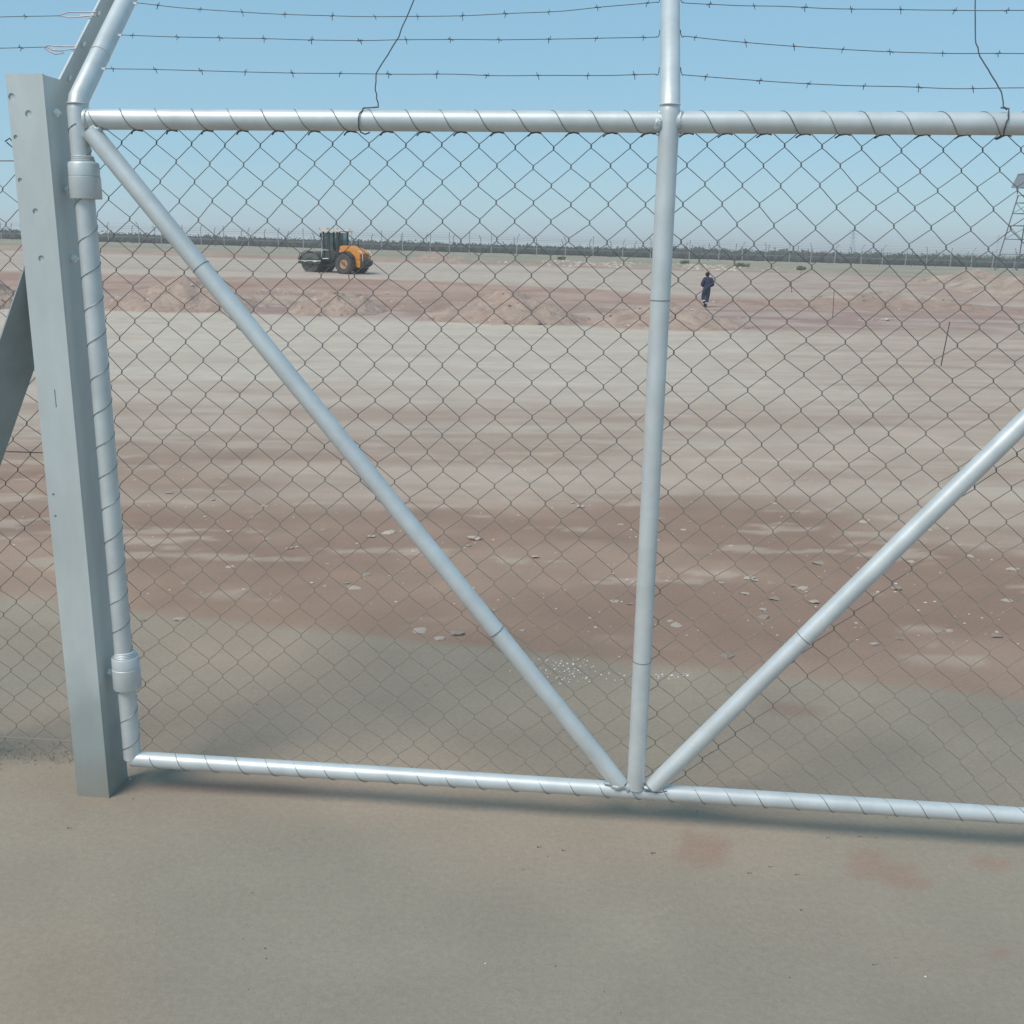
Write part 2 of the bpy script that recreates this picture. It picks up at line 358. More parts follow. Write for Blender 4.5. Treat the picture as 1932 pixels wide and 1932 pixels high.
# chain-link fabric: one object per woven wire
PITCH_M, HALF = 0.0945, 0.0466
def nodeoff(u, z, seed=0):
    k = 1.0
    du = 0.0065 * (float(vnoise(u * 5.1, z * 5.1, 5 + seed)) - .5) * 2 + .003 * (float(vnoise(u * 23, z * 23, 9 + seed)) - .5) * 2
    dz = 0.0070 * (float(vnoise(u * 4.3, z * 4.9, 6 + seed)) - .5) * 2 + .003 * (float(vnoise(u * 23, z * 23, 19 + seed)) - .5) * 2
    dn = 0.018 * (float(vnoise(u * 1.7, z * 1.7, 7 + seed)) - .5)
    return du, dz, dn
def woven_wire(uc, ztop, zbot, n0, seed, r=0.00108, clip=(-9, 9), phase=0, hook=True):
    pts = []; k = 0; z = ztop
    side = 1
    knots = []
    i = 0
    while z > zbot - 1e-6:
        sgn = 1 if (i + phase) % 2 == 0 else -1
        knots.append((uc + sgn * PITCH_M / 4, z, sgn)); z -= HALF; i += 1
    P = []
    for (u, z, sg) in knots:
        du, dz, dn = nodeoff(u, z, seed)
        P.append((u + du, z + dz, dn, sg))
    for j, (u, z, dn, sg) in enumerate(P):
        if not clip[0] < u < clip[1]: u = min(max(u, clip[0]), clip[1])
        ov = 0.0012
        nn = n0 + dn
        pts.append(G(u + sg * (ov - .0010), z + .0042, nn + .0022)); pts.append(G(u + sg * ov, z + .0016, nn + .001)); pts.append(G(u + sg * ov, z - .0016, nn - .001)); pts.append(G(u + sg * (ov - .0010), z - .0042, nn - .0022))
        if j < len(P) - 1:
            u2, z2, dn2, sg2 = P[j + 1]
            for t, bow in ((.2, .0005), (.8, -.0005)):
                pts.append(G(u + (u2 - u) * t, (z - .0042) + (z2 - z + .0084) * t + bow, n0 + dn + (dn2 - dn) * t + (.0018 if t > .5 else -.0018)))
    return MB().tube(pts, r, 5)

gate = empty('swing_gate', G(0.11, -CAM_H - .0), 0, label='silver painted tubular steel gate with chain-link mesh and leaning barbed wire arms', cat='gate', kind=None)
gate.matrix_world = Matrix.Translation(gate.location)
bpy.context.view_layer.update()
GI = gate.location.copy()
def gp(mb, name, m, parent=None, smooth=40):        # a gate part, built in world space, parented at the gate's base
    o = GI if (parent is None or parent is gate) else None
    base = GI
    if parent is None: parent = gate
    mb.v = [tuple(Vector(v) - (base if parent is gate else Vector((0, 0, 0)))) for v in mb.v] if parent is gate else [tuple(Vector(v) - GI) for v in mb.v]
    return mb.build(name, m, parent, smooth)

# tubes
gp(MB().tube([G(ULEFT + .022, ZT), G(UMID - .002, ZT)], TR, 28), 'top_rail', MT['paint'])
gp(MB().tube([G(UMID + .002, ZT), G(URIGHT - .004, ZT - .001)], TR * 1.02, 28), 'top_rail', MT['paint'])
gp(MB().tube([G(ULEFT + .0, ZB), G(-0.6, ZB + .002), G(URIGHT, ZB)], TR * .92, 28), 'bottom_rail', MT['paint'])
def bent(u, z0, n=0.0):
    pts = [G(u, z0, n), G(u, -.6, n), G(u, .25, n), G(u, .312, n)]
    c = G(u, .335, n)
    for t in (.15, .4, .65, .9): pts.append(c + Vector((0, 0, -.02)) * (1 - t) + ARM * .02 * t)
    pts += [c + ARM * .3, c + ARM * .62]
    return pts
gp(MB().tube(bent(ULEFT, ZB + .004), TR, 28), 'hinge_stile', MT['paint'])
gp(MB().tube(bent(UMID, ZB + .015, -.007), TR * .985, 28), 'middle_stile', MT['paint'])
gp(MB().tube(bent(URIGHT, ZB), TR, 24), 'latch_stile', MT['paint'])
DL0, DL1 = (-1.379, .262), (.066, -1.520)
DR0, DR1 = (.158, -1.520), (1.59, .25)
gp(MB().tube([G(*DL0, -.006), G((DL0[0] + DL1[0]) / 2, (DL0[1] + DL1[1]) / 2, -.004), G(*DL1, -.004)], TR * .97, 28), 'diagonal_brace', MT['paint'])
gp(MB().tube([G(*DR0, -.006), G(*DR1, -.006)], TR * .97, 28), 'diagonal_brace', MT['paint'])
# joint rings (socketed tube ends)
def ring(c, ax, r, name='joint_ring', h=.0016, m='lacing'):
    c = Vector(c); ax = Vector(ax).normalized()
    gp(MB().lathe([(r - .0006, -h), (r + .0012, -h * .4), (r + .0012, h * .4), (r - .0006, h)], c, ax, 28), name, MT[m])
dl = (G(*DL1) - G(*DL0)).normalized(); dr = (G(*DR1) - G(*DR0)).normalized()
def onl(a, b, t): return (a[0] + (b[0] - a[0]) * t, a[1] + (b[1] - a[1]) * t)
ring(G(*onl(DL0, DL1, .19), -.005), dl, TR * .97); ring(G(*onl(DL0, DL1, .745), -.005), dl, TR * .97)
ring(G(*onl(DR0, DR1, .272), -.006), dr, TR * .97)
ring(G(UMID, -.138, -.007), (0, 0, 1), TR * .985); ring(G(UMID, -1.131, -.007), (0, 0, 1), TR * .985)
ring(G(UMID, .332, -.007), (0, 0, 1), TR * .985, m='paint'); ring(G(ULEFT, .331), (0, 0, 1), TR, m='paint')
ring(G(ULEFT, .335) + ARM * .20, ARM, TR, m='paint')
ring(G(ULEFT + .030, ZT), U, TR * 1.04, m='weld', h=.003)
# small lugs on the hinge-side arm
for L_ in (.14, .29, .44):
    gp(MB().box(G(ULEFT + .030, .335) + ARM * L_, (.012, .006, .005), GM), 'wire_hook', MT['zinc'])
    for s_ in (-1, 1):
        c = G(UMID + s_ * (TR + .001), .335) + ARM * {.14: .115, .29: .275, .44: .43}[L_]
        gp(MB().tube([c + ARM * .03, c + ARM * .012 + U * s_ * .001, c + U * s_ * .004, c + U * s_ * .009], .0012, 5), 'wire_hook', MT['barb'])
# welds
def weld(u, z, n, sx, sy, sz, seed):
    r_ = random.Random(seed); bm = bmesh.new(); bmesh.ops.create_icosphere(bm, subdivisions=3, radius=1)
    for v in bm.verts:
        k = 1 + .35 * (float(fbm(v.co.x * 2.5 + seed * 3, v.co.y * 2.5 + v.co.z * 3.1 + 20, seed)) - .5) * 2
        v.co = GM @ Vector((v.co.x * sx * k, v.co.y * sy * k, v.co.z * sz * k)) + G(u, z, n) - GI
    me = bpy.data.meshes.new('weld_bead'); bm.to_mesh(me); bm.free(); me.materials.append(MT['weld']); me.shade_smooth()
    return link('weld_bead', me, gate)
weld(UMID - .027, ZT - .008, -.013, .014, .016, .019, 1); weld(UMID + .027, ZT + .001, -.013, .011, .015, .022, 2); weld(UMID - .024, ZT + .016, -.008, .010, .012, .012, 8)
weld(ULEFT + .050, .266, -.012, .020, .010, .014, 3)
weld(.060, -1.520, -.016, .022, .014, .014, 4); weld(.088, -1.524, -.014, .011, .014, .016, 5); weld(.140, -1.522, -.012, .014, .014, .010, 6); weld(.036, -1.514, -.012, .018, .010, .006, 9)
weld(.165, -1.524, -.014, .018, .008, .007, 7)
gp(MB().tube([G(.128, -1.512, -.03), G(.152, -1.523, -.031), G(.178, -1.524, -.031), G(.20, -1.517, -.03)], .0016, 5), 'wire_tail', MT['slot'])
# hinges: flared sleeves on the stile
def hinge(ztop, zbot, seed, folds):
    prof = [(TR + .0005, ztop + .016)]
    for i in range(folds):
        zz = ztop + .014 - i * .0045; prof += [(TR + .003 + .0012 * i, zz), (TR + .0012 + .0012 * i, zz - .0022)]
    prof += [(.037, ztop), (.0395, ztop - .004), (.0395, ztop - .034), (.0382, ztop - .0352), (.0405, ztop - .037), (.0405, zbot + .002), (.0395, zbot), (TR, zbot - .0005)]
    prof = [(r_, z_) for r_, z_ in prof]
    mb = MB(); mb.lathe([(r_, z_ + CAM_H) for r_, z_ in reversed(prof)], Vector((*(U * (ULEFT + .004) + N * D0).to_2d(), 0)), (0, 0, 1), 30)
    h = gp(mb, 'hinge_sleeve', MT['paint'])
    return h
hinge(.186, .094, 1, 3); hinge(-1.205, -1.305, 2, 4)

# lacing wire spirals
def helix(p0, p1, r, pitch, phase=0, cut=None, hand=1, jit=.12):
    p0 = Vector(p0); p1 = Vector(p1); ax = (p1 - p0); Lg = ax.length; ax.normalize()
    x = ax.cross(N).normalized(); y = ax.cross(x)
    turns = Lg / pitch; nseg = int(turns * 14); pts = []
    for i in range(nseg + 1):
        t = i / nseg; a = phase + hand * 2 * math.pi * (turns * t + jit * math.sin(t * turns * 1.3) * .4)
        pts.append(p0 + ax * Lg * t + (x * math.cos(a) + y * math.sin(a)) * (r + .0006))
    return pts
gp(MB().tube(helix(G(ULEFT + .04, ZT), G(UMID - .03, ZT), TR, PITCH_M * .98, 1.0, hand=1), .00135, 5), 'lacing_wire', MT['lacing'])
gp(MB().tube(helix(G(UMID - .01, ZT), G(URIGHT - .03, ZT), TR * 1.02, PITCH_M, .4, hand=1), .00135, 5), 'lacing_wire', MT['lacing'])
gp(MB().tube(helix(G(ULEFT, ZB + .03), G(ULEFT, .28), TR, .093, .2, hand=1), .00135, 5), 'lacing_wire', MT['lacing'])
gp(MB().tube(helix(G(ULEFT + .06, ZB), G(URIGHT - .03, ZB), TR * .92, PITCH_M * .96, .7, hand=1), .0012, 5), 'lacing_wire', MT['lacing'])
# mesh
row1 = 0.236
k = -14 * 2
while True:
    c_ = -.08 + PITCH_M / 4 + k * PITCH_M / 2          # even wires have their left knuckle on row one, odd ones their right
    if c_ > URIGHT - .04: break
    if c_ > ULEFT + .018:
        gp(woven_wire(c_, row1 + HALF, ZB - .012, .022, 1, phase=(0 if k % 2 == 0 else 1), clip=(ULEFT + .02, URIGHT - .02)), 'mesh_wire', MT['wire'])
    k += 1
# top knuckles twisted round the rail
k = -14
while -.08 + k * PITCH_M < URIGHT:
    u = -.08 + (k + .5) * PITCH_M
    if u > ULEFT + .06 and abs(u - UMID) > .03:
        gp(MB().tube([G(u - .018, ZT - TR - .008, .016), G(u - .010, ZT - TR - .0025, .006), G(u + .004, ZT - TR - .0005, -.004), G(u + .016, ZT - TR - .002, .008)], .0021, 5), 'tie_wire', MT['wire'])
    k += 1
# barbed wire strands between the arms, each with its barbs
bm_ = MB()
bm_.tube([(-.009, 0, .001), (-.002, .002, 0), (.002, -.002, 0), (.009, 0, -.001)], .0013, 4)
bm_.tube([(0.001, 0, .004), (0, .002, -.002), (.001, 0, -.013)], .0012, 4); bm_.tube([(-.002, 0, -.002), (-.005, 0, .010)], .0011, 4)
bm_.v = [(x * .85, y * .85, z * .8) for x, y, z in bm_.v]
barb_me = bm_.mesh('barb', MT['barb'])
def strand(pa, pb, sag, seed, step=.127, parent=None, knots=None, nb=True, off=0.03, name='barbed_wire', org=None):
    r_ = random.Random(seed); n = 60; pts = []
    org = GI if org is None else org
    for i in range(n + 1):
        t = i / n; p = pa.lerp(pb, t)
        p = p + Vector((0, 0, -sag * 4 * t * (1 - t) + .004 * (float(vnoise(t * 11, seed, 4)) - .5)))
        if knots:
            for kt, kz in knots: p.z += kz * math.exp(-((t - kt) / .12) ** 2)
        pts.append(p - org)
    o = MB().tube(pts, .0010, 5).build(name, MT['barb'], parent)
    L_ = (pb - pa).length; s = off
    while nb and s < L_:
        t = s / L_; f_ = t * n; i = min(int(f_), n - 1); p = pts[i].lerp(pts[i + 1], f_ - i)
        b = link('barb', barb_me, o, p); b.rotation_euler = (r_.uniform(-.4, .4), r_.uniform(-.3, .3), r_.uniform(-.25, .25)); b.scale = (r_.choice((-1, 1)) * r_.uniform(.8, 1.1),) + (1, r_.uniform(.75, 1.15))
        s += step * r_.uniform(.93, 1.07)
    return o
for j, L_ in enumerate((.14, .29, .44)):
    LM = (.115, .275, .43)[j]; LR = (.105, .235, .425)[j]
    pa = G(ULEFT + .036, .335) + ARM * L_; pm = G(UMID - .034, .335) + ARM * LM
    sag = (.006, .010, .034)[j]
    strand(pa, pm, sag, 3 + j, parent=gate, off=(.02, .03, .06)[j])
    strand(G(UMID + .034, .335) + ARM * LM, G(URIGHT - .03, .335) + ARM * LR, (.028, .030, .022)[j], 13 + j, parent=gate, off=(.055, .03, .07)[j])
# hand-twisted stay wires
def stay(pts, seed):
    P = []; r_ = random.Random(seed); pts = [Vector(p) for p in pts]
    for i in range(len(pts) - 1):
        for t in (0, .25, .5, .75):
            q = pts[i].lerp(pts[i + 1], t); P.append(q + Vector((r_.uniform(-.0012, .0012), r_.uniform(-.0012, .0012), 0)))
    P.append(pts[-1]); gp(MB().tube(P, .0017, 5), 'stay_wire', MT['barb'])
def armpt(u, L_): return G(u, .335) + ARM * L_
stay([G(-.655, ZT + .028, -.012), G(-.628, ZT + .030, -.01), G(-.618, ZT + .032, .0), armpt(-.648 + .015, .05), armpt(-.642, .122), armpt(-.607, .28), armpt(-.590, .44), armpt(-.57, .58)], 1)
stay([G(-.652, ZT + .030, -.008), G(-.662, ZT + .012, -.028), G(-.664, ZT - .012, -.030), G(-.660, ZT - .030, -.022), G(-.650, ZT - .034, -.012), G(-.642, ZT - .028, 0)], 2)
stay([G(.905, ZT + .030, -.01), G(.90, ZT + .04, .004), armpt(.902, .05), armpt(.888, .118), armpt(.874, .19), armpt(.872, .26), armpt(.900, .44), armpt(.915, .6)], 3)
stay([G(.889, ZT + .034, -.012), G(.907, ZT + .032, -.014), G(.905, ZT + .012, -.028), G(.899, ZT - .008, -.030), G(.901, ZT - .030, -.018), G(.892, ZT - .036, .0)], 4)

# ------------------------------------------------------------------ corner post
PO = G(-1.523, -CAM_H, -.05)
post = empty('corner_post', PO, 0, label='galvanised steel angle post with punched bolt holes left of the gate', cat='post')
def pp(mb, name, m, parent=None, smooth=40):
    mb.v = [tuple(Vector(v) - PO) for v in mb.v]; return mb.build(name, m, post if parent is None else parent, smooth)
NF, UP0, UP1, ZP = -.05, -1.573, -1.473, .396
def gbox(mb, u0, u1, n0, n1, z0, z1): return mb.box(G((u0 + u1) / 2, (z0 + z1) / 2, (n0 + n1) / 2), (u1 - u0, n1 - n0, z1 - z0), GM)
# front flange with blind punched holes
HOLES = [(UP0 + .016, .345, .0085), (UP0 + .062, .303, .0085), (UP0 + .026, .247, .0055), (UP0 + .034, .136, .0050), (UP0 + .074, .048, .0075),
         (UP0 + .090, -.072, .0078)]
HP = [(20, 183, .0095), (54, 215, .0095), (27, 259, .006), (34, 340, .006), (67, 399, .008), (78, 488, .0085), (101, 933, .004), (105, 974, .004), (105, 1283, .0)]
def plane_uz(px, py, n):                                # where the line of sight meets the plane n in front of the gate
    d = ray_dir(px, py); t = (D0 + n) / d.dot(N); P = d * t; return P.dot(U), P.z
fl = MB(); gbox(fl, UP0, UP1, NF, NF + .008, -1.66, ZP)
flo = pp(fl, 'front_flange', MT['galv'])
cut = MB()
for px, py, r_ in HP:
    if r_ <= 0: continue
    u, z = plane_uz(px, py, NF); u = max(u, UP0 + .012)
    cut.lathe([(r_, -.01), (r_, .0035)], G(u, z, NF) - PO, N, 20)
u, z0 = plane_uz(103, 735, NF); u2, z1 = plane_uz(105, 769, NF)
cut.box(G(u, (z0 + z1) / 2, NF) - PO, (.0028, .008, abs(z0 - z1)), GM)
cutme = cut.mesh('cutter', MT['slot'], 0); cuto = bpy.data.objects.new('cutter', cutme); COL.objects.link(cuto); cuto.location = PO
md = flo.modifiers.new('b', 'BOOLEAN'); md.object = cuto; md.operation = 'DIFFERENCE'; md.solver = 'EXACT'; 
flo.data.materials.append(MT['slot']) if False else None
bpy.context.view_layer.update()
dg = bpy.context.evaluated_depsgraph_get(); nm = bpy.data.meshes.new_from_object(flo.evaluated_get(dg)); flo.modifiers.clear(); flo.data = nm
bpy.data.objects.remove(cuto); nm.set_sharp_from_angle(angle=R(30))
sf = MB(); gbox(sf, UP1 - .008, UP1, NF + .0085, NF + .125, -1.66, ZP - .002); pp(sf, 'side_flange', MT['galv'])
# bolts through the side flange toward the gate, bright new zinc
def bolt(px, py, k=1.0):
    u, z = UP1, None
    d = ray_dir(px, py); t = (G(UP1, 0, 0) - Vector((0, 0, CAM_H))).dot(U) / d.dot(U); P = d * t + Vector((0, 0, CAM_H))
    c = P
    mb = MB(); mb.lathe([(.0105 * k, 0), (.0105 * k, .009), (.0095 * k, .010)], c, U, 4); b = pp(mb, 'bolt', MT['zinc'])
    mb = MB(); mb.lathe([(.0042 * k, .0085), (.0042 * k, .016)], c, U, 10); t_ = pp(mb, 'bolt_tip', MT['zinc'], b)
for q in ((104, 213), (125, 357), (137, 488), (205, 1268)): bolt(*q)
gp_ = [(u_, z_) for u_, z_ in ()]
# the bent-back angle arm above the post, with wire slots
def on_side(px, py, du=0.0):                            # line of sight meets the plane of the side flange
    d = ray_dir(px, py); t = (G(UP1 + du, 0, 0) - Vector((0, 0, CAM_H))).dot(U) / d.dot(U); return d * t + Vector((0, 0, CAM_H))
PAW = (N * math.sin(R(43)) - Vector((0, 0, math.cos(R(43)))))      # across the arm plate: away and down
E0 = on_side(114, 150)
rotA = Matrix((U, PAW, ARM)).transposed()
mb = MB(); mb.box(E0 + PAW * .055 + ARM * .335 - U * .0045, (.006, .11, .74), rotA); pp(mb, 'arm_face', MT['galv'])
mb = MB(); mb.box(E0 + PAW * .1135 + ARM * .335 - U * .045, (.09, .006, .74), rotA); pp(mb, 'arm_web', MT['galv'])
for q in ((187, 26), (159, 84), (132, 148)):
    mb = MB(); mb.box(on_side(q[0], q[1], .002), (.004, .006, .016), rotA); pp(mb, 'wire_clip', MT['white'])
# brace: an angle bar running down to the left
bu, bz = plane_uz(48, 592, -.03)
B0 = G(bu + .02, bz + .05, -.02)
dvec = (U * -.47 + Vector((0, 0, -1))).normalized()
B1 = B0 + dvec * ((B0.z + .03) / -dvec.z)
B0 = B0 - dvec * .07 + N * .05
bn = (-N * .50 + U * .80 + Vector((0, 0, -.37))); bn = (bn - dvec * bn.dot(dvec)).normalized(); bs = dvec.cross(bn).normalized()
rot = Matrix((bs, bn, dvec)).transposed()
mb = MB(); mb.box((B0 + B1) / 2, (.125, .006, (B1 - B0).length), rot); pp(mb, 'brace', MT['galv_shaded'])
mb = MB(); mb.box((B0 + B1) / 2 - bs * .053 - bn * .030, (.006, .05, (B1 - B0).length), rot); pp(mb, 'brace_flange', MT['galv_shaded'])

# ------------------------------------------------------------------ chain-link fence left of the post
FO = G(-2.4, -CAM_H, .03)
fence = empty('chain_link_fence', FO, 0, label='chain-link fence panel with barbed wire left of the corner post', cat='fence')
def fp(mb, name, m, parent=None):
    mb.v = [tuple(Vector(v) - FO) for v in mb.v]; return mb.build(name, m, fence if parent is None else parent)
for k in range(36):
    fp(woven_wire(-1.585 - k * PITCH_M / 2, .165, -1.62, .105, 21, phase=k % 2, clip=(-9, -1.55)), 'mesh_wire', MT['wire'])
for z_ in (.195, -.62, -1.55):
    fp(MB().tube([G(-3.4, z_ + .006, .106), G(-2.4, z_ - .004, .106), G(-1.575, z_ + .001, .10)], .0016, 5), 'line_wire', MT['wire'])
u, z = plane_uz(18, 270, .03)
fp(MB().tube([G(u - .012, z + .004, .03), G(u + .004, z + .012, .026), G(u + .014, z - .004, .03), G(u + .004, z - .01, .034), G(u - .008, z + .002, .03)], .0018, 5), 'tie_wire', MT['barb'])
fp(MB().lathe([(.024, 0), (.024, 2.05)], G(-3.42, -CAM_H - .0, .03), (0, 0, 1), 16), 'line_post', MT['galv'])
fo2 = Vector(FO)
for j, (q, px, py) in enumerate(((.14, 0, 0), (.285, 130, 93), (.43, 162, 31))):
    if j == 0: continue
    pa = on_side(*((137, 90) if j == 1 else (168, 29)), -.004)
    d = ray_dir(px, py); pe = pa - U * 1.75
    pst = pa - U * .078
    strand(pe, pst, .010, 40 + j, parent=fence, off=.05, org=FO)
    for s_ in (0, 1):
        if j == 1:
            P = [pst, pst + U * .010 + Vector((0, 0, .006)), pst + U * .03 + Vector((0, 0, .004 - .012 * s_)), pst + U * .085 + Vector((0, 0, .003 - .006 * s_))]
            if s_: P += []
        else:
            P = [pst - U * .01, pst + U * .02 + Vector((0, 0, .008 - .013 * s_)), pst + U * .05 + Vector((0, 0, .008 - .012 * s_)), pst + U * .10 + Vector((0, 0, .008 - .008 * s_))]
        fp(MB().tube(P, .0017, 5), 'wire_loop', MT['band'])
    if j == 1:
        fp(MB().tube([pst, pst + U * .010 + Vector((0, 0, -.008)), pst + U * .028 + Vector((0, 0, -.016)), pst + U * .052 + Vector((0, 0, -.014)), pst + U * .046 + Vector((0, 0, -.008)), pst + U * .02 + Vector((0, 0, -.006)), pst + U * .006 + Vector((0, 0, .002))], .0019, 5), 'wire_loop', MT['band'])
    fp(MB().box(pst + U * (.07), (.035, .001, .005), GM), 'wire_tag', MT['white']) if j == 2 else None

# ------------------------------------------------------------------ soil mounds
LUMPS = []
def mound(px0, px1, Y, h, label, seed, m='mound', depth=None, lop=0.0, name='soil_mound', rough=.4):
    a = at_depth(px0, Y); b = at_depth(px1, Y); c = (a + b) / 2; rx = (b.x - a.x) / 2; ry = depth or rx * .8
    n = 64; vs = []; fs = []
    for j in range(n + 1):
        for i in range(n + 1):
            x = (i / n * 2 - 1) * 1.12; y = (j / n * 2 - 1) * 1.12
            rr = math.hypot(x, y) + .22 * (float(fbm(x * 2 + seed, y * 2, seed, 3)) - .5)
            hh = max(0, 1.03 - math.sqrt(rr * rr + .03)); hh = (hh ** 1.05) * (1 + lop * x)
            hh *= 1 + .7 * (float(fbm(x * 3 + 7, y * 3 + seed, seed + 5, 5)) - .5)
            z = h * hh * .98 + (rough * .5 * h * (float(fbm(x * 8, y * 8, seed + 9, 4)) - .5) if hh > .02 else 0)
            wx = c.x + x * rx; wy = c.y + y * ry
            vs.append((wx - c.x, wy - c.y, gz(wx, wy) - c.z + z - (.06 if hh <= .015 else 0.0)))
    for j in range(n):
        for i in range(n):
            q = j * (n + 1) + i; fs.append((q, q + 1, q + n + 2, q + n + 1))
    r_ = random.Random(seed)
    for _ in range(130):
        v = r_.choice(vs)
        if v[1] < ry * .5: LUMPS.append((c.x + v[0], c.y + v[1], c.z + v[2] + .01, r_.choice((.02, .03, .04, .09)) * r_.uniform(.7, 1.3)))
    o = MB().add(vs, fs).build(name, MT[m], None, 0, loc=c); o.data.shade_smooth()
    return tag(o, label, 'soil mound' if name == 'soil_mound' else 'heap')
mound(190, 500, 45.5, 1.35, 'broad pink soil mound seen between the post and the diagonal brace', 1, depth=3.4)
mound(545, 735, 44.5, 1.12, 'pink soil mound in front of the road roller with a stony foot', 2, depth=3.0)
mound(800, 1110, 42.0, 1.25, 'low wide pink soil mound nearest the middle of the view', 3, depth=3.2)
mound(1110, 1420, 40.5, 1.10, 'smooth pink soil mound behind the middle stile beside the walking person', 4, depth=3.2, lop=-.2)
mound(1540, 1820, 62, .6, 'low brown spoil ridge crossing the ground left of the watchtower', 5, 'mound2', 5)
mound(1735, 1950, 86, 1.25, 'high pale heap of broken soil below the watchtower', 6, 'mound2', 7, rough=.9)
mound(1790, 2060, 74, 1.5, 'brown spoil heap running out of the frame at right', 7, 'mound2', 8, rough=.4)
mound(755, 905, 103, .9, 'dark red bank of earth behind the road right of the roller', 8, 'mound', 5)
mound(-60, 70, 44, .9, 'reddish soil mound left of the corner post', 9, depth=3)
mound(380, 640, 50, .5, 'low reddish bank of earth between mounds before the roller', 10, 'mound2', 2.5, rough=.5)

mound(450, 1260, 49, .42, 'long low bank of red-brown earth running behind the soil mounds', 12, 'bank', 2.4, rough=1.0)
mound(1340, 1990, 57, .45, 'long low bank of red-brown earth right of the walking person', 13, 'bank', 3.0, rough=1.0)

# ------------------------------------------------------------------ stones
def rock_mesh(seed, flat=.35, name='stone'):
    r_ = random.Random(seed); bm = bmesh.new(); bmesh.ops.create_icosphere(bm, subdivisions=1, radius=1)
    for v in bm.verts:
        v.co *= r_.uniform(.65, 1.1); v.co.z *= flat; v.co.x *= 1.25
    me = bpy.data.meshes.new(name); bm.to_mesh(me); bm.free(); return me
rocks = [rock_mesh(100 + i, .14 + .05 * (i % 4)) for i in range(8)]
for i, me in enumerate(rocks): me.materials.append(MT['stone' if i % 3 else 'stone2'])
STP = [(400, 943, 14), (165, 942, 12), (895, 1015, 26), (880, 1030, 14), (1095, 955, 14), (1080, 948, 8), (690, 1085, 18), (670, 1110, 22), (655, 1100, 12), (735, 1005, 22), (700, 1012, 14),
       (860, 1195, 26), (790, 1190, 26), (830, 1205, 18), (1545, 1063, 18), (1440, 1150, 12), (1455, 1100, 14), (1415, 1090, 20), (1425, 1095, 12), (1372, 1238, 20), (1275, 1180, 20), (1265, 1172, 10),
       (1462, 1130, 16), (1515, 1110, 16), (1500, 1105, 14), (1380, 1030, 10), (1405, 1120, 16), (1440, 1165, 18), (1535, 1135, 18), (1900, 1135, 20), (1880, 1200, 18), (1790, 1190, 12), (1700, 1205, 16), (1650, 1215, 14), (1910, 1075, 22),
       (545, 1035, 14), (560, 1032, 8), (435, 1070, 14), (350, 1100, 14), (620, 1065, 10), (505, 1018, 16), (430, 1003, 12), (1170, 990, 12), (1150, 1040, 10), (1340, 1045, 12), (1160, 1135, 14), (1190, 1140, 10),
       (340, 1168, 18), (270, 1170, 10), (1010, 1050, 12), (985, 1190, 10), (940, 1185, 14), (1240, 1020, 10), (1630, 985, 14), (1300, 985, 12), (1290, 1000, 10), (1500, 965, 14), (1460, 950, 12), (1750, 1000, 16), (1690, 1110, 16), (1360, 1100, 12),
       (290, 1030, 10), (320, 930, 12), (500, 955, 12), (1100, 1085, 10), (1720, 1060, 12), (1830, 1050, 12), (610, 1000, 10), (780, 1040, 12)]
for i, (px, py, s_) in enumerate(STP):
    P = on_ground(px, py); o = link('stone', rocks[i % 8], None, P + Vector((0, 0, .002)))
    d = (P - Vector((0, 0, CAM_H))).length; k = s_ / F_PX * d / 2 * 1.2
    o.scale = (k, k * 1.1, k); o.rotation_euler = (rng.uniform(-.1, .1), rng.uniform(-.1, .1), rng.uniform(-.7, .7))
    xl = 185 + (py - 240) * .793; xm = 1264 - (py - 230) * .051; xr = 1228 + (1485 - py) * 1.01
    zone = 0 if px < xl else 1 if px < xm else 2 if px < xr else 3
    ztxt = ('left of the left diagonal tube', 'between the left diagonal tube and the middle stile', 'between the middle stile and the right diagonal tube', 'right of the right diagonal tube')[zone]
    big = max(q[2] for q in STP if (0 if q[0] < 185 + (q[1] - 240) * .793 else 1 if q[0] < 1264 - (q[1] - 230) * .051 else 2 if q[0] < 1228 + (1485 - q[1]) * 1.01 else 3) == zone)
    rowt = 'near' if py > 1090 else 'far'
    if s_ == big: tag(o, 'largest pale stone ' + ztxt, 'stone', 'largest stones ' + ztxt)
    else: tag(o, ('small' if s_ < 14 else 'middling') + ' pale stone, ' + rowt + ' red soil, ' + ztxt, 'stone', ('small ' if s_ < 14 else 'middling ') + rowt + ' stones ' + ztxt)

def scatter(name, pts, m, label, cat, flat=.5, seed=1):
    r_ = random.Random(seed); mb = MB()
    for (x, y, z, s_) in pts:
        # irregular tetra-like chip
        vs = []
        for q in range(6):
            a = q * math.pi / 3 + r_.uniform(-.3, .3); vs.append((x + math.cos(a) * s_ * r_.uniform(.6, 1.2), y + math.sin(a) * s_ * r_.uniform(.5, 1.0), z - s_ * .1))
        vs.append((x + r_.uniform(-.3, .3) * s_, y + r_.uniform(-.3, .3) * s_, z + s_ * flat * r_.uniform(.5, 1.2)))
        mb.add(vs, [(q, (q + 1) % 6, 6) for q in range(6)])
    o = mb.build(name, MT[m], None, 0); return tag(o, label, cat, None, 'stuff')
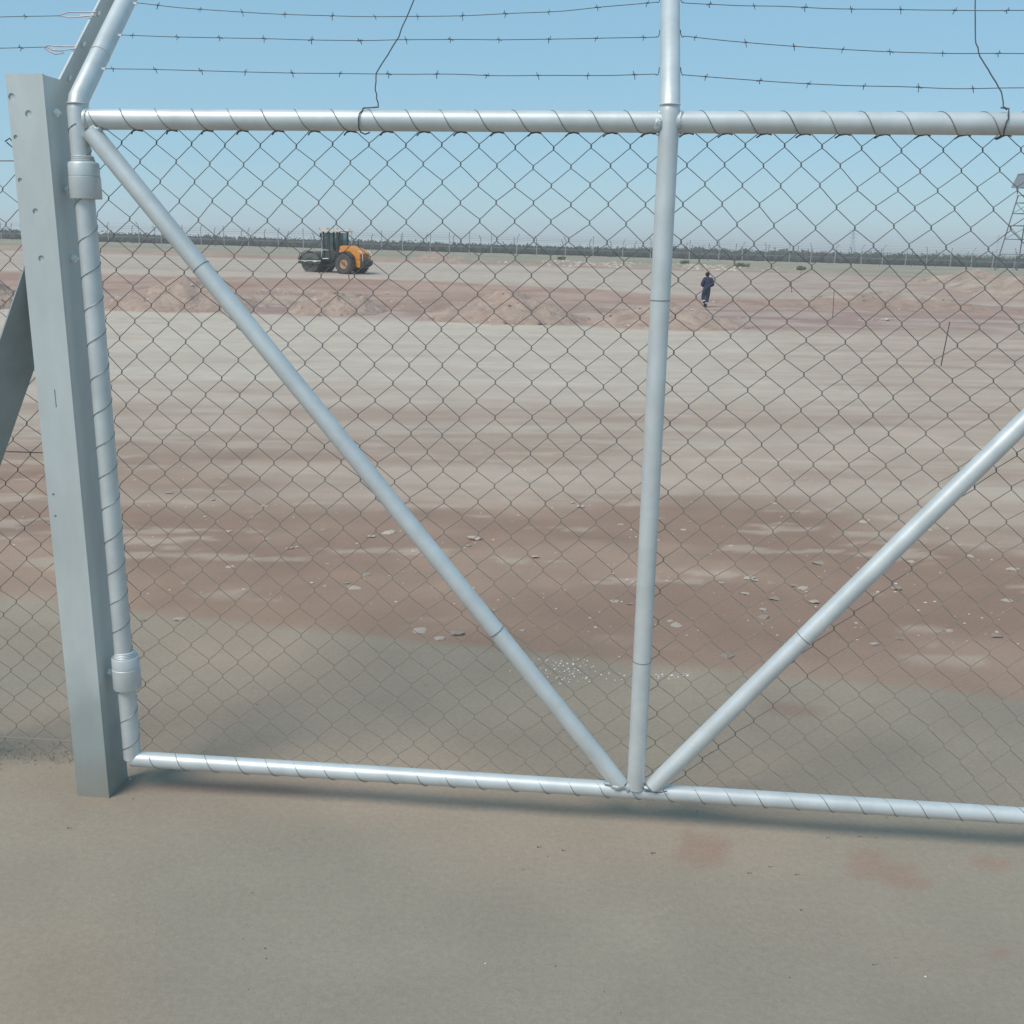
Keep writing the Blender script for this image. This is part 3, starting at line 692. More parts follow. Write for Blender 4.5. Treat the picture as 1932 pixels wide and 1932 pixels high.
# small chips over the red soil and the grey-olive foreground
P_ = []
for _ in range(900):
    y = 4.2 + 6 * rng.random() ** 1.3; x = rng.uniform(-.62, .62) * (y + 1)
    if y < 4.3 - .225 * x: continue
    P_.append((x, y, gz(x, y), rng.uniform(.003, .011)))
scatter('gravel', P_, 'stone', 'fine pale chips scattered over the red-brown soil', 'gravel')
P_ = []
for _ in range(420):
    y = rng.uniform(1.2, 4.4); x = rng.uniform(-.62, .62) * (y + .6); P_.append((x, y, gz(x, y), rng.choice((.0012, .0016, .002, .003)) * rng.uniform(.7, 1.3)))
for px, py in ((128, 1562), (413, 1572), (713, 1611), (1230, 1609), (1062, 1604), (1412, 1647), (1452, 1635), (1502, 1650), (1620, 1578), (1121, 1680), (1648, 1820), (1690, 1807), (1015, 1598), (658, 1356), (485, 1329), (1560, 1580)):
    P = on_ground(px, py); P_.append((P.x, P.y, P.z, .0045)); P_.append((P.x + .008, P.y + .001, P.z, .003))
scatter('grit', P_, 'clod', 'dark grit specks on the grey foreground earth', 'grit')
P_ = []
for _ in range(230):
    P = on_ground(rng.uniform(-60, 150), 1418 + rng.gauss(0, 9) + rng.uniform(0, 14)); P_.append((P.x, P.y, P.z, rng.uniform(.003, .013)))
scatter('rubble', P_, 'lump', 'low ridge of earth lumps at the foot of the left fence', 'rubble', .7, 9)
P_ = []
for _ in range(90):
    px = rng.gauss(1075, 45); py = 1262 + rng.gauss(0, 13) + (px - 1075) * .06; P = on_ground(px, py); P_.append((P.x, P.y, P.z, rng.uniform(.002, .0055)))
for _ in range(26):
    P = on_ground(rng.uniform(1232, 1300), rng.uniform(1270, 1282)); P_.append((P.x, P.y, P.z, rng.uniform(.002, .006)))
for q in ((1746, 1843), (915, 1818), (245, 1470)):
    P = on_ground(*q); P_.append((P.x, P.y, P.z, .0045))
scatter('white_crumbs', P_, 'white', 'white crumbs spilled beside the foot of the middle stile', 'crumbs', .9)
# rubble at the feet of the mounds and beyond the road
P_ = []
for (a, b, y0, y1, n_, s0, s1) in ((560, 720, 573, 582, 90, .03, .11), (380, 480, 566, 573, 40, .02, .08), (880, 1060, 588, 597, 40, .02, .07), (1180, 1420, 600, 610, 60, .02, .08), (470, 600, 545, 556, 60, .03, .10), (1290, 1500, 570, 585, 40, .02, .08), (1830, 1932, 520, 560, 90, .03, .12), (1620, 1700, 600, 608, 30, .02, .08)):
    for _ in range(n_):
        P = on_ground(rng.uniform(a, b), rng.uniform(y0, y1)); P_.append((P.x, P.y, P.z, rng.uniform(s0, s1)))
scatter('rubble', P_, 'rubble', 'broken stony rubble along the feet of the soil mounds', 'rubble', .6)
P_ = []
for _ in range(420):
    px = rng.choice((rng.uniform(780, 1500), rng.uniform(1020, 1200), rng.uniform(1290, 1400))); Y = rng.uniform(100, 122); P = at_depth(px, Y)
    P_.append((P.x, P.y, P.z, rng.uniform(.06, .32)))
scatter('rubble', P_, 'rubble', 'pale broken slabs and rubble strewn behind the road', 'rubble', .5, 5)
scatter('clods', LUMPS[::2], 'rubble', 'pale lumps and clods lying over the soil mounds', 'clods', .7, 11)
scatter('clods', LUMPS[1::2], 'redclod', 'dark red-brown clods lying over the soil mounds', 'clods', .7, 12)
# larger separate blocks on the mounds
for i, (px, py, s_, lab) in enumerate(((660, 566, 9, 'pale block half sunk in the stony foot of a mound'), (965, 573, 10, 'pale square block on the front of the middle mound'), (735, 570, 10, 'flat grey slab on the left shoulder of the middle mound'),
                                  (790, 578, 12, 'dark thin slab at the foot of the middle mound'), (1709, 569, 9, 'white stone on the dark patch right of the walking person'), (1672, 604, 14, 'hollow pale lump of rubble on the light ground'))):
    P = on_ground(px, py); d = P.length; o = link('block', rock_mesh(300 + i, .5, 'block'), None, P + Vector((0, -.9 if i in (1, 2) else 0, .12 if i in (0, 1, 2) else .03)))
    if i in (1, 2): o.location.z += .35
    o.data.materials.append(MT['rubble' if i != 3 else 'clod']); k = s_ / F_PX * d / 2; o.scale = (k, k, k * .8); tag(o, lab, 'block')

# ------------------------------------------------------------------ stakes
for i, (x0, y0, x1, y1, r_, lab) in enumerate(((1571, 600, 1574, 546, .016, 'thin dark stake upright on the bare ground right of the walking person'), (1775, 690, 1792, 607, .013, 'leaning rusty rod stuck in the ground at right'),
        (1494, 552, 1493, 532, .02, 'short dark peg behind the thin upright stake'), (1618 - 43, 525, 1578, 508, .014, 'small leaning peg near the far edge of the light ground'), (659, 527, 657, 512, .03, 'short post stump just in front of the roller wheel'),
        (1098 - 61, 484, 1037, 474, .03, 'small dark peg behind the road in front of the far fence'))):
    if i == 3: x0, y0, x1, y1 = 1508, 525, 1513, 508
    P = on_ground(x0, y0); d = ray_dir(x1, y1); t = P.y / d.y; Q = d * t + Vector((0, 0, CAM_H))
    o = MB().tube([(0, 0, -.05), Q - P], [r_, r_ * .85], 7).build('stake', MT['rust'], None, loc=P); tag(o, lab, 'stake', 'marker stakes in the bare ground')
P = at_depth(337, 118); o = MB().box((0, 0, .3), (.28, .12, .75)).box((0, 0, .7), (.22, .10, .1)).build('marker_block', MT['white'], None, 0, loc=P); tag(o, 'small white marker block beyond the road at left', 'marker')

# ------------------------------------------------------------------ road roller
P = at_depth(650, 72.5)
HEAD = math.pi - R(27)                # heading away to the left
rol = empty('road_roller', (P.x, P.y, P.z), HEAD, label='orange and black single drum road roller parked on the graded road', cat='road roller')
W2 = .80      # half track
def rp_(mb, name, m, parent=None, smooth=35):
    if name != 'mudguard': mb.v = [((x * .68 if x < 0 else x + .34 * min(x / .4, 1)), y, z) for x, y, z in mb.v]
    return mb.build(name, MT[m], rol if parent is None else parent, smooth)
# local frame: +x forward, origin under the near rear wheel: near side is y=0, machine body spans to the far side
# heading pi-27deg: local +y points to the viewer's near side; the body extends to -y
Y0 = -.95                             # centre line
def wheel(y):
    r0 = .69
    prof = [(.36, -.24), (.60, -.25), (.66, -.20), (r0, -.10), (r0, .10), (.66, .20), (.60, .25), (.36, .24)]
    t = MB().lathe(prof, (0, y, r0 - .02), (0, 1, 0), 36, False)
    for k in range(22):
        a = 2 * math.pi * k / 22
        for s_ in (-1, 1):
            c = Vector((math.cos(a + s_ * .07) * (r0 + .012), y + s_ * .12, r0 - .02 + math.sin(a + s_ * .07) * (r0 + .012)))
            rot = Matrix.Rotation(-a, 3, 'Y') @ Matrix.Rotation(s_ * .5, 3, 'X'); t.box(c, (.05, .22, .05), rot)
    wh = empty('wheel'); wh.parent = rol
    t.build('tyre', MT['tyre'], wh, 35)
    MB().lathe([(.36, -.16), (.34, -.20), (.30, -.12), (.30, .12), (.34, .20), (.37, .17)], (0, y, r0 - .02), (0, 1, 0), 28).build('rim', MT['rim'], wh, 35)
    hub = MB().lathe([(.16, -.17), (.16, .17)], (0, y, r0 - .02), (0, 1, 0), 16)
    hub.build('hub', MT['rim'], wh, 35)
wheel(-.10); wheel(-1.80)
# chassis
rp_(MB().prism([(-.75, .62), (-.72, .95), (1.15, .95), (1.25, .55), (.9, .42), (-.5, .45)], -1.5, -.42), 'rear_chassis', 'dark')
rp_(MB().box((1.35, Y0, .72), (.7, .5, .38)), 'articulation_joint', 'dark')
# drum and its yoke
XD = 2.55
rp_(MB().lathe([(.70, -1.02), (.74, -1.0), (.74, 1.0), (.70, 1.02)], (XD, Y0, .73), (0, 1, 0), 48), 'drum', 'drum')
for s_ in (-1, 1):
    y = Y0 + s_ * 1.12
    rp_(MB().prism([(1.5, .62), (1.5, .92), (3.35, .92), (3.45, .80), (3.35, .62)], y - .05, y + .05), 'yoke_arm', 'dark')
    rp_(MB().lathe([(.34, -.05), (.30, .05)], (XD, y - s_ * .05, .73), (0, 1, 0), 20), 'drum_bearing', 'dark')
rp_(MB().box((3.38, Y0, .77), (.16, 2.2, .30)), 'yoke_front', 'dark'); rp_(MB().box((1.56, Y0, .77), (.16, 2.2, .34)), 'yoke_rear', 'dark')
rp_(MB().box((2.45, Y0 + 1.18, .83), (1.95, .02, .045)), 'side_stripe', 'white')
rp_(MB().box((1.95, Y0 + 1.20, .80), (.34, .03, .09)), 'reflector_plate', 'white'); rp_(MB().box((2.75, Y0 + 1.20, .80), (.30, .03, .09)), 'reflector_plate', 'white')
arc = []
for k in range(11):
    a = math.pi * (.05 + .9 * k / 10); arc.append((XD + math.cos(a) * .92, .80 + math.sin(a) * .62))
rp_(MB().prism(arc + [(x * 1.0 + (XD - x) * .06, z - .05) for x, z in reversed(arc)], Y0 - 1.03, Y0 + 1.03), 'drum_cover', 'dark')
rp_(MB().tube([(XD + .95, Y0 + 1.08, .90), (XD + .75, Y0 + 1.08, 1.28), (XD + .2, Y0 + 1.08, 1.50), (XD - .4, Y0 + 1.08, 1.44), (XD - .85, Y0 + 1.08, .95)], .035, 8), 'cover_rail', 'drum')
# cab
cx0, cx1, cy0, cy1, cz0, cz1 = .45, 1.62, -1.55, -.35, .95, 2.78
for (x, y) in ((cx0, cy0), (cx0, cy1), (cx1, cy0), (cx1, cy1), ((cx0 + cx1) / 2 + .1, cy1), ((cx0 + cx1) / 2 + .1, cy0)):
    rp_(MB().box((x, y, (cz0 + cz1) / 2), (.085, .085, cz1 - cz0)), 'cab_pillar', 'dark')
rp_(MB().box(((cx0 + cx1) / 2, (cy0 + cy1) / 2, cz0 + .28), (cx1 - cx0 - .09, cy1 - cy0 - .02, .60)), 'cab_base', 'dark')
rf = rp_(MB().prism([(cx0 - .20, cz1 + .002), (cx0 - .22, cz1 + .07), (cx0 + .1, cz1 + .14), (cx1 - .1, cz1 + .15), (cx1 + .30, cz1 + .08), (cx1 + .28, cz1 + .002)], cy0 - .16, cy1 + .16), 'cab_roof', 'roofc')
rp_(MB().box((cx1 - .15, cy1 - .1, cz1 + .20), (.35, .35, .10)), 'roof_unit', 'roofc', rf); rp_(MB().lathe([(.05, 0), (.05, .10), (.03, .14)], (cx0 + .2, cy1 - .3, cz1 + .14), (0, 0, 1), 12), 'beacon', 'orange', rf)
rp_(MB().tube([(.75, cy1, cz1 + .12), (.75, cy1, cz1 + .42)], .012, 5), 'aerial', 'dark', rf)
for x in (cx0, cx1): rp_(MB().box((x, (cy0 + cy1) / 2, 2.15), (.012, cy1 - cy0 - .10, 1.12)), 'window_pane', 'glass')
for y in (cy0, cy1):
    rp_(MB().box(((cx0 + .62), y, 2.15), (.48, .012, 1.12)), 'window_pane', 'glass'); rp_(MB().box((cx1 - .26, y, 2.15), (.36, .012, 1.12)), 'window_pane', 'glass')
rp_(MB().box((.85, Y0, 1.45), (.5, .5, .5)).box((.66, Y0, 1.85), (.12, .48, .7)), 'driver_seat', 'dark')
rp_(MB().tube([(1.35, Y0, 1.4), (1.2, Y0, 1.95)], .03, 6).lathe([(.18, 0), (.18, .03)], (1.2, Y0, 1.95), (-.3, 0, 1), 14), 'steering_column', 'dark')
for s_ in (-1, 1): rp_(MB().box((1.75, Y0 + s_ * .72, 2.55), (.06, .16, .26)), 'mirror', 'dark')
# steps and rails on the near side
rp_(MB().box((1.05, -.30, .55), (.5, .22, .05)).box((1.05, -.30, .85), (.5, .22, .05)), 'step', 'dark')
rp_(MB().tube([(1.75, -.25, .95), (1.72, -.25, 1.5), (1.45, -.30, 1.62)], .02, 6), 'grab_rail', 'white')
rp_(MB().box((1.35, -.22, .99), (.5, .16, .06)), 'deck_plate', 'white')
# hood
hood = rp_(MB().prism([(.38, .98), (.38, 1.62), (.30, 1.86), (.10, 1.88), (-.75, 1.70), (-1.42, 1.42), (-1.50, 1.36), (-1.50, .98), (-.86, .98), (-.74, 1.22), (-.45, 1.44), (0, 1.52), (.25, 1.46)], -1.52, -.38), 'hood', 'orange')
rp_(MB().prism([(-.86, .975), (-1.52, .975), (-1.58, .55), (-1.35, .42), (-.92, .50)], -1.50, -.40), 'rear_body', 'orange')
for k in range(6): rp_(MB().box((-1.515, Y0, 1.05 + k * .055), (.02, .8, .02)), 'grille_slat', 'dark', hood)
for s_ in (-1, 1): rp_(MB().box((-1.53, Y0 + s_ * .48, 1.22), (.05, .12, .10)), 'tail_lamp', 'red')
rp_(MB().box((-1.50, Y0, .99), (.10, 1.18, .05)), 'rear_trim', 'red')
rp_(MB().tube([(-1.30, -.42, 1.50), (-1.55, -.42, 1.52), (-1.80, -.42, 1.30), (-1.84, -.42, .85)], .028, 7), 'hand_rail', 'white')
rp_(MB().tube([(-1.30, -1.48, 1.50), (-1.55, -1.48, 1.52), (-1.80, -1.48, 1.30), (-1.84, -1.48, .85)], .028, 7), 'hand_rail', 'white')
rp_(MB().prism([(-1.45, .45), (-1.90, .62), (-1.95, .92), (-1.55, .96)], -1.50, -.40), 'counterweight', 'dark')
fa = [(math.cos(math.pi * t) * .80, .67 + math.sin(math.pi * t) * .80) for t in [.12 + .68 * k / 10 for k in range(11)]]
for y in (-.37, -2.05): rp_(MB().prism(fa + [(x * .955, .67 + (z - .67) * .955) for x, z in reversed(fa)], y, y + .50), 'mudguard', 'dark')
rp_(MB().tube([(-.35, -1.35, 1.72), (-.35, -1.35, 2.25), (-.42, -1.35, 2.32)], .045, 10), 'exhaust', 'dark')
rp_(MB().tube([(.30, -.40, 1.7), (.55, -.34, 1.45), (.75, -.3, 1.05), (.85, -.28, .7)], .025, 6), 'hose', 'dark')

# ------------------------------------------------------------------ walking person
P = at_depth(1331, 53.6)
per = empty('person', P, 0, label='person in navy coverall with pale shin bands walking away across the site', cat='person')
def skin(name, verts, edges, radii, m, parent, sub=2, root=0):
    me = bpy.data.meshes.new(name); me.from_pydata(verts, edges, []); o = link(name, me, None)
    md = o.modifiers.new('s', 'SKIN'); md.use_smooth_shade = True
    for i, r_ in enumerate(radii):
        sv = me.skin_vertices[0].data[i]; sv.radius = (r_, r_) if not isinstance(r_, tuple) else r_; sv.use_root = (i == root)
    sb = o.modifiers.new('u', 'SUBSURF'); sb.levels = sub; sb.render_levels = sub
    bpy.context.view_layer.update(); d_ = bpy.context.evaluated_depsgraph_get(); nm = bpy.data.meshes.new_from_object(o.evaluated_get(d_))
    o.modifiers.clear(); o.data = nm; nm.materials.clear(); nm.materials.append(m); nm.shade_smooth(); o.parent = parent; nm.name = name
    return o
# x right, y away from the viewer, z up; seen from behind, weight on the right leg, left knee bent
J = dict(pel=(0, 0, .90), sp=(.02, .01, 1.10), ch=(.05, .03, 1.30), nk=(.05, .06, 1.46), hb=(.03, .09, 1.53), hd=(.02, .11, 1.63),
         lh=(-.09, 0, .88), lk=(-.15, .06, .50), la=(-.06, -.06, .13), lt=(-.07, .06, .05), rh=(.10, 0, .88), rk=(.07, .04, .48), ra=(.02, .02, .09), rtt=(.03, .15, .04),
         lsh=(-.12, .04, 1.40), lel=(-.24, .02, 1.12), lwr=(-.12, .24, 1.05), rsh=(.23, .04, 1.39), rel=(.31, .02, 1.11), rwr=(.18, .24, 1.06))
order = ['pel', 'sp', 'ch', 'nk', 'hb', 'hd', 'lh', 'lk', 'la', 'lt', 'rh', 'rk', 'ra', 'rtt', 'lsh', 'lel', 'lwr', 'rsh', 'rel', 'rwr']
E_ = [('pel', 'sp'), ('sp', 'ch'), ('ch', 'nk'), ('nk', 'hb'), ('hb', 'hd'), ('pel', 'lh'), ('lh', 'lk'), ('lk', 'la'), ('la', 'lt'), ('pel', 'rh'), ('rh', 'rk'), ('rk', 'ra'), ('ra', 'rtt'), ('ch', 'lsh'), ('lsh', 'lel'), ('lel', 'lwr'), ('ch', 'rsh'), ('rsh', 'rel'), ('rel', 'rwr')]
rad = dict(pel=.12, sp=.11, ch=.13, nk=.055, hb=.075, hd=.088, lh=.085, lk=.055, la=.04, lt=.035, rh=.085, rk=.055, ra=.04, rtt=.035, lsh=.065, lel=.045, lwr=.03, rsh=.065, rel=.045, rwr=.03)
V = [J[k] for k in order]; ix = {k: i for i, k in enumerate(order)}; EE = [(ix[a], ix[b]) for a, b in E_]; RR = [rad[k] for k in order]
for s_, wr, inn in ((-1, 'lwr', .6), (1, 'rwr', -.6)):            # palms, four fingers and a thumb, curled in front of the body
    w0 = Vector(J[wr]); fd = Vector((inn * .8, .55, -.25)).normalized(); sd_ = Vector((0, .25, 1)).normalized()
    V.append(tuple(w0 + fd * .05)); RR.append(.032); pi_ = len(V) - 1; EE.append((ix[wr], pi_))
    for q, ln in enumerate((.032, .036, .034, .026)):
        b0 = w0 + fd * .085 + sd_ * (.026 - q * .017); V.append(tuple(b0)); RR.append(.009); EE.append((pi_, len(V) - 1))
        V.append(tuple(b0 + fd * ln)); RR.append(.008); EE.append((len(V) - 2, len(V) - 1))
        V.append(tuple(b0 + fd * (ln + .012) + Vector((0, -.02, -.015)))); RR.append(.0075); EE.append((len(V) - 2, len(V) - 1))
    V.append(tuple(w0 + fd * .05 + sd_ * .045)); RR.append(.010); EE.append((pi_, len(V) - 1)); V.append(tuple(w0 + fd * .08 + sd_ * .06)); RR.append(.009); EE.append((len(V) - 2, len(V) - 1))
body = skin('body', V, EE, RR, MT['skin'], per, 2)
# clothing
ck = ['pel', 'sp', 'ch', 'nk', 'lh', 'lk', 'la', 'rh', 'rk', 'ra', 'lsh', 'lel', 'lwr', 'rsh', 'rel', 'rwr']
cr = dict(pel=(.22, .17), sp=(.21, .16), ch=(.24, .17), nk=.085, lh=.135, lk=.105, la=.08, rh=.135, rk=.105, ra=.085, lsh=.125, lel=.10, lwr=.06, rsh=.125, rel=.10, rwr=.06)
ci = {k: i for i, k in enumerate(ck)}; ce = [(ci[a], ci[b]) for a, b in E_ if a in ci and b in ci]; cv = [J[k] for k in ck]
cv[ci['la']] = (-.085, -.04, .22); cv[ci['ra']] = (.03, .02, .17); cv[ci['nk']] = (.05, .06, 1.47)
skin('coverall', cv, ce, [cr[k] for k in ck], MT['navy'], per, 2)
# head shaping: nose, ears, hair
MB().lathe([(.05, -.085), (.098, -.05), (.112, 0), (.100, .06), (.06, .105), (.01, .118)], (J['hd'][0], J['hd'][1] - .018, J['hd'][2] + .010), (0, -.25, 1), 20).build('hair', MT['hair'], per, 60)
h_ = Vector(J['hd'])
MB().lathe([(.016, 0), (.012, .02), (.004, .032)], h_ + Vector((0, .085, -.02)), (0, 1, -.3), 8).build('nose', MT['skin'], per, 60)
for s_ in (-1, 1): MB().lathe([(.010, 0), (.026, .006), (.020, .014)], h_ + Vector((s_ * .086, 0, -.02)), (s_, -.3, 0), 10).build('ear', MT['skin'], per, 60)
MB().lathe([(.085, 0), (.095, .02), (.075, .05)], (.05, .055, 1.435), (0, .3, 1), 18).build('collar', MT['refl'], per, 60)
for c, axv, r_ in (((-.115, -.005, .33), (-.25, .3, 1), .088), ((.042, .025, .23), (.1, 0, 1), .086)):
    MB().lathe([(r_ * .9, -.03), (r_ + .008, -.026), (r_ + .008, .026), (r_ * .9, .03)], c, axv, 20).build('shin_band', MT['refl'], per, 60)
for a, t in (('la', 'lt'), ('ra', 'rtt')):
    q = Vector(J[a]); w_ = Vector(J[t])
    skin('boot', [tuple(q + Vector((0, 0, .09))), tuple(q), tuple(q + Vector((0, -.03, -.045))), tuple(w_ + Vector((0, 0, .01)))], [(0, 1), (1, 2), (1, 3)], [.062, .058, .04, .045], MT['boot'], per, 1)

# ------------------------------------------------------------------ far boundary fences
def far_post_mesh(h, lean):
    mb = MB(); mb.tube([(0, 0, -.3), (0, 0, h), (lean * .25, -.12, h + .28), (lean * .45, -.30, h + .55)], .042, 6)
    return mb.mesh('post', MT['wp'])
MT['wp'] = mat('far_post', (0.40, 0.42, 0.43), .6, .2, .1, 2)
MT['wp2'] = mat('far_post_dark', (0.10, 0.11, 0.11), .7, .1, .1, 2)
def far_fence(Y, x0, x1, sp, h, label, mname, seed, wires=(0.5, 1.2, 1.9), curve=0):
    r_ = random.Random(seed); base = Vector((0, Y, gz(0, Y)))
    f = empty('boundary_fence', base, 0, label=label, cat='fence'); pm = []
    for lean in (-1, 0, 1):
        mb = MB(); mb.tube([(0, 0, -.3), (0, 0, h), (lean * .12, -.08, h + .25), (lean * .28, -.22, h + .55)], .05, 6); pm.append(mb.mesh('post', MT[mname]))
    x = x0; tops = []
    while x < x1:
        y = Y + curve * x * x * .0003 + .04 * x; z = gz(x, y)
        o = link('post', pm[r_.randrange(3)], f, Vector((x, y, z)) - base); s_ = r_.uniform(.93, 1.07); o.scale = (1, 1, s_); o.rotation_euler = (0, r_.uniform(-.02, .03), 0)
        tops.append((x, y, z)); x += sp * r_.uniform(.75, 1.25)
    for hw in list(wires) + [h + .2, h + .45]:
        MB().tube([Vector((a, b - (.1 if hw > h else 0), c + hw)) - base for a, b, c in tops], .010, 4).build('wire', MT[mname], f)
    return f
far_fence(138, -80, 80, 3.1, 2.25, 'near boundary fence of pale steel posts crossing the far side of the site', 'wp', 5, (.05, 1.1, 2.1))
far_fence(176, -100, 100, 4.6, 2.3, 'farther boundary fence of thin dark posts against the scrub', 'wp2', 6, (1.1, 2.2))

# ------------------------------------------------------------------ scrub belt
def leafmass(name, blobs, m, label, cat, seed, leaves=26, ls=.28):
    r_ = random.Random(seed); vs = []; fs = []
    ico = bmesh.new(); bmesh.ops.create_icosphere(ico, subdivisions=1, radius=1); iv = [v.co.copy() for v in ico.verts]; jf = [[v.index for v in f.verts] for f in ico.faces]; ico.free()
    for (x, y, z, rx, rz) in blobs:
        o = len(vs)
        for v in iv:
            k = r_.uniform(.62, .95); vs.append((x + v.x * rx * k, y + v.y * rx * k, z + v.z * rz * k))
        fs += [tuple(i + o for i in f) for f in jf]
        for _ in range(leaves):
            a = r_.uniform(0, 6.283); b = math.asin(r_.uniform(-.3, 1)); k = r_.uniform(.8, 1.08)
            c = Vector((x + math.cos(a) * math.cos(b) * rx * k, y + math.sin(a) * math.cos(b) * rx * k, z + math.sin(b) * rz * k))
            d1 = Vector((r_.gauss(0, 1), r_.gauss(0, 1), r_.gauss(0, 1))).normalized() * ls; d2 = Vector((r_.gauss(0, 1), r_.gauss(0, 1), r_.gauss(0, 1))).normalized() * ls
            o = len(vs); vs += [tuple(c), tuple(c + d1), tuple(c + d2)]; fs.append((o, o + 1, o + 2))
    me = bpy.data.meshes.new(name); me.from_pydata(vs, [], fs); me.materials.append(MT[m]); o = link(name, me)
    return tag(o, label, cat, None, 'stuff')
bl = []
for row, (Y, hh) in enumerate(((252, 1.7), (257, 2.1), (263, 2.45))):
    x = -190
    while x < 190:
        flat = 1 - float(sst(25, 60, x)) * .9
        h = hh * (1 + (.07 + .22 * (1 - flat)) * (float(fbm(x * .09 + row * 9, 3.3, 5, 3)) - .5) * 2) * (1 + .12 * float(sst(40, 100, x)))
        z = gz(x, Y)
        bl.append((x, Y + rng.uniform(-2, 2), z + h * .42, 1.3 * rng.uniform(.8, 1.2), h * .60)); x += rng.uniform(.7, 1.2)
leafmass('scrub_belt', bl, 'scrub', 'long belt of dark scrub and low trees beyond the boundary fences', 'scrub', 3, 12, .45)
bl = []
for _ in range(260):
    x = rng.uniform(40, 190); Y = rng.uniform(300, 420); s_ = rng.uniform(.8, 1.7); bl.append((x, Y, gz(x, Y) + s_ * 1.0, s_ * 1.4, s_ * 1.1))
leafmass('far_trees', bl, 'scrub', 'scattered far trees showing faintly behind the scrub at right', 'trees', 8, 14, .6)
def bush(px, Y, r_, label, seed):
    P = at_depth(px, Y); q = random.Random(seed); bl = [(q.uniform(-1, 1) * r_, q.uniform(-.5, .5) * r_, r_ * .25, r_ * q.uniform(.35, .6), r_ * q.uniform(.3, .5)) for _ in range(7)]
    o = leafmass('bush', bl, 'tuft', label, 'bush', seed, 40, .12); del o['kind']; o.location = P
for q in ((1400, 118, .6, 'small green bush on the grass just right of the middle stile'), (2712 * .557, 116, .0, ''), (1512, 112, .55, 'wider low bush on the grass farther right behind the stake'), (1290, 124, .5, 'dry bush hard against the right side of the middle stile'), (1060, 128, .45, 'grey-green tuft behind the rubble left of the middle stile')):
    if q[2] > 0: bush(q[0], q[1], q[2], q[3], int(q[0]))

# ------------------------------------------------------------------ watchtower
P = at_depth(1926, 150)
tw = empty('watchtower', P, R(28), label='grey lattice watchtower with a tin-walled cabin standing at the right edge', cat='tower')
HT = 10.2
def tp(mb, n_, m, parent=None): return mb.build(n_, MT[m], tw if parent is None else parent, 30)
def leg(sx, sy, t): w_ = 2.4 + (1.15 - 2.4) * t; return Vector((sx * w_, sy * w_, HT * t))
for sx, sy in ((-1, -1), (1, -1), (1, 1), (-1, 1)): tp(MB().tube([leg(sx, sy, 0), leg(sx, sy, 1)], .085, 6), 'leg', 'tower')
lv = [0, .22, .42, .60, .76, .9, 1.0]; cs = [(-1, -1), (1, -1), (1, 1), (-1, 1)]
for i, t in enumerate(lv[1:]):
    for k in range(4): tp(MB().tube([leg(*cs[k], t), leg(*cs[(k + 1) % 4], t)], .05, 5), 'girt', 'tower')
for i in (0, 2, 4):
    for k in range(4): tp(MB().tube([leg(*cs[k], lv[i]), leg(*cs[(k + 1) % 4], lv[i + 1])], .04, 5), 'cross_brace', 'tower')
lad = MB(); lad.tube([(-.25, -1.6, 0), (-.25, -1.2, HT)], .035, 5).tube([(.25, -1.6, 0), (.25, -1.2, HT)], .035, 5); ld = tp(lad, 'ladder', 'tower')
for k in range(28): tp(MB().tube([(-.25, -1.6 + .4 * k / 28, .3 + k * .35), (.25, -1.6 + .4 * k / 28, .3 + k * .35)], .02, 4), 'rung', 'tower', ld)
tp(MB().box((0, 0, HT + .06), (3.0, 3.0, .12)), 'platform', 'white')
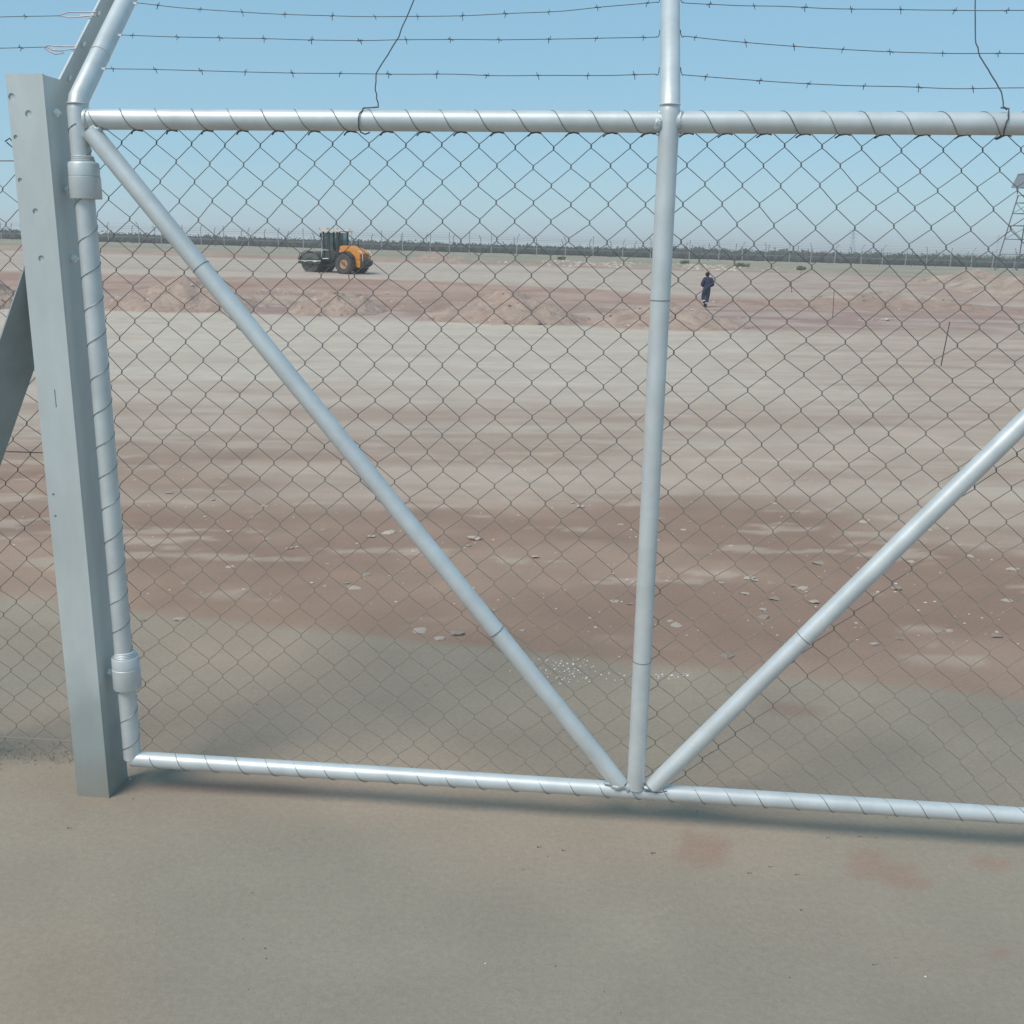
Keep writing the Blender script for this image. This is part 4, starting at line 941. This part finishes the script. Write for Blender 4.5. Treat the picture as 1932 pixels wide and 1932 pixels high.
def frustum(z0, z1, w0, w1):
    return MB().add([(-w0, -w0, z0), (w0, -w0, z0), (w0, w0, z0), (-w0, w0, z0), (-w1, -w1, z1), (w1, -w1, z1), (w1, w1, z1), (-w1, w1, z1)], [(0, 1, 5, 4), (1, 2, 6, 5), (2, 3, 7, 6), (3, 0, 4, 7), (0, 3, 2, 1), (4, 5, 6, 7)])
for sx, sy in cs: tp(MB().box((sx * 1.25, sy * 1.25, HT + .55), (.10, .10, .85)), 'cabin_post', 'tower')
tp(frustum(HT + .98, HT + 2.75, 1.9, 1.45), 'cabin_wall', 'tin'); tp(frustum(HT + 2.753, HT + 3.2, 1.55, .3), 'roof', 'tin')
tp(MB().tube([(0, 0, HT + 3.2), (0, 0, HT + 5.6)], [.05, .02], 5), 'mast', 'tower')

# far pylons, faint in the haze
def pylon(px, Y, h, label):
    P = at_depth(px, Y); r0 = empty('pylon', P, R(15), label=label, cat='pylon'); w0 = h * .11
    for sx, sy in cs: MB().tube([(sx * w0, sy * w0, 0), (sx * w0 * .25, sy * w0 * .25, h * .6), (sx * w0 * .12, sy * w0 * .12, h)], .28, 4).build('leg', MT['tower'], r0)
    for k, z in enumerate((.62, .76, .9)): MB().tube([(-h * .2, 0, h * z), (0, 0, h * (z + .02)), (h * .2, 0, h * z)], .28, 4).build('cross_arm', MT['tower'], r0)
    for k in range(6):
        t = k / 6; a = w0 * (1 - t * .9); z = h * t; b = w0 * (1 - (k + 1) / 6 * .9); MB().tube([(-a, -a, z), (b, -b, z + h / 6)], .18, 4).build('lattice_bar', MT['tower'], r0)
pylon(1607, 1150, 26, 'faint power pylon in the haze behind the scrub, right of the person')
pylon(1880, 1700, 30, 'fainter small power pylon in the haze just left of the watchtower')

# ------------------------------------------------------------------ haze
hm = bpy.data.materials.new('haze'); hm.use_nodes = True; n = hm.node_tree; n.nodes.clear()
pv = n.nodes.new('ShaderNodeVolumePrincipled'); pv.inputs['Color'].default_value = (1.0, .96, .96, 1); pv.inputs['Density'].default_value = .0009; pv.inputs['Anisotropy'].default_value = .15
oo = n.nodes.new('ShaderNodeOutputMaterial'); n.links.new(pv.outputs[0], oo.inputs['Volume'])
hb = MB().box((0, 2100, -1.0), (12000, 4600, 36)); o = hb.build('haze', hm, None, 0); o['kind'] = 'stuff'; tag(o, 'pale dusty haze lying over the whole site', 'haze')
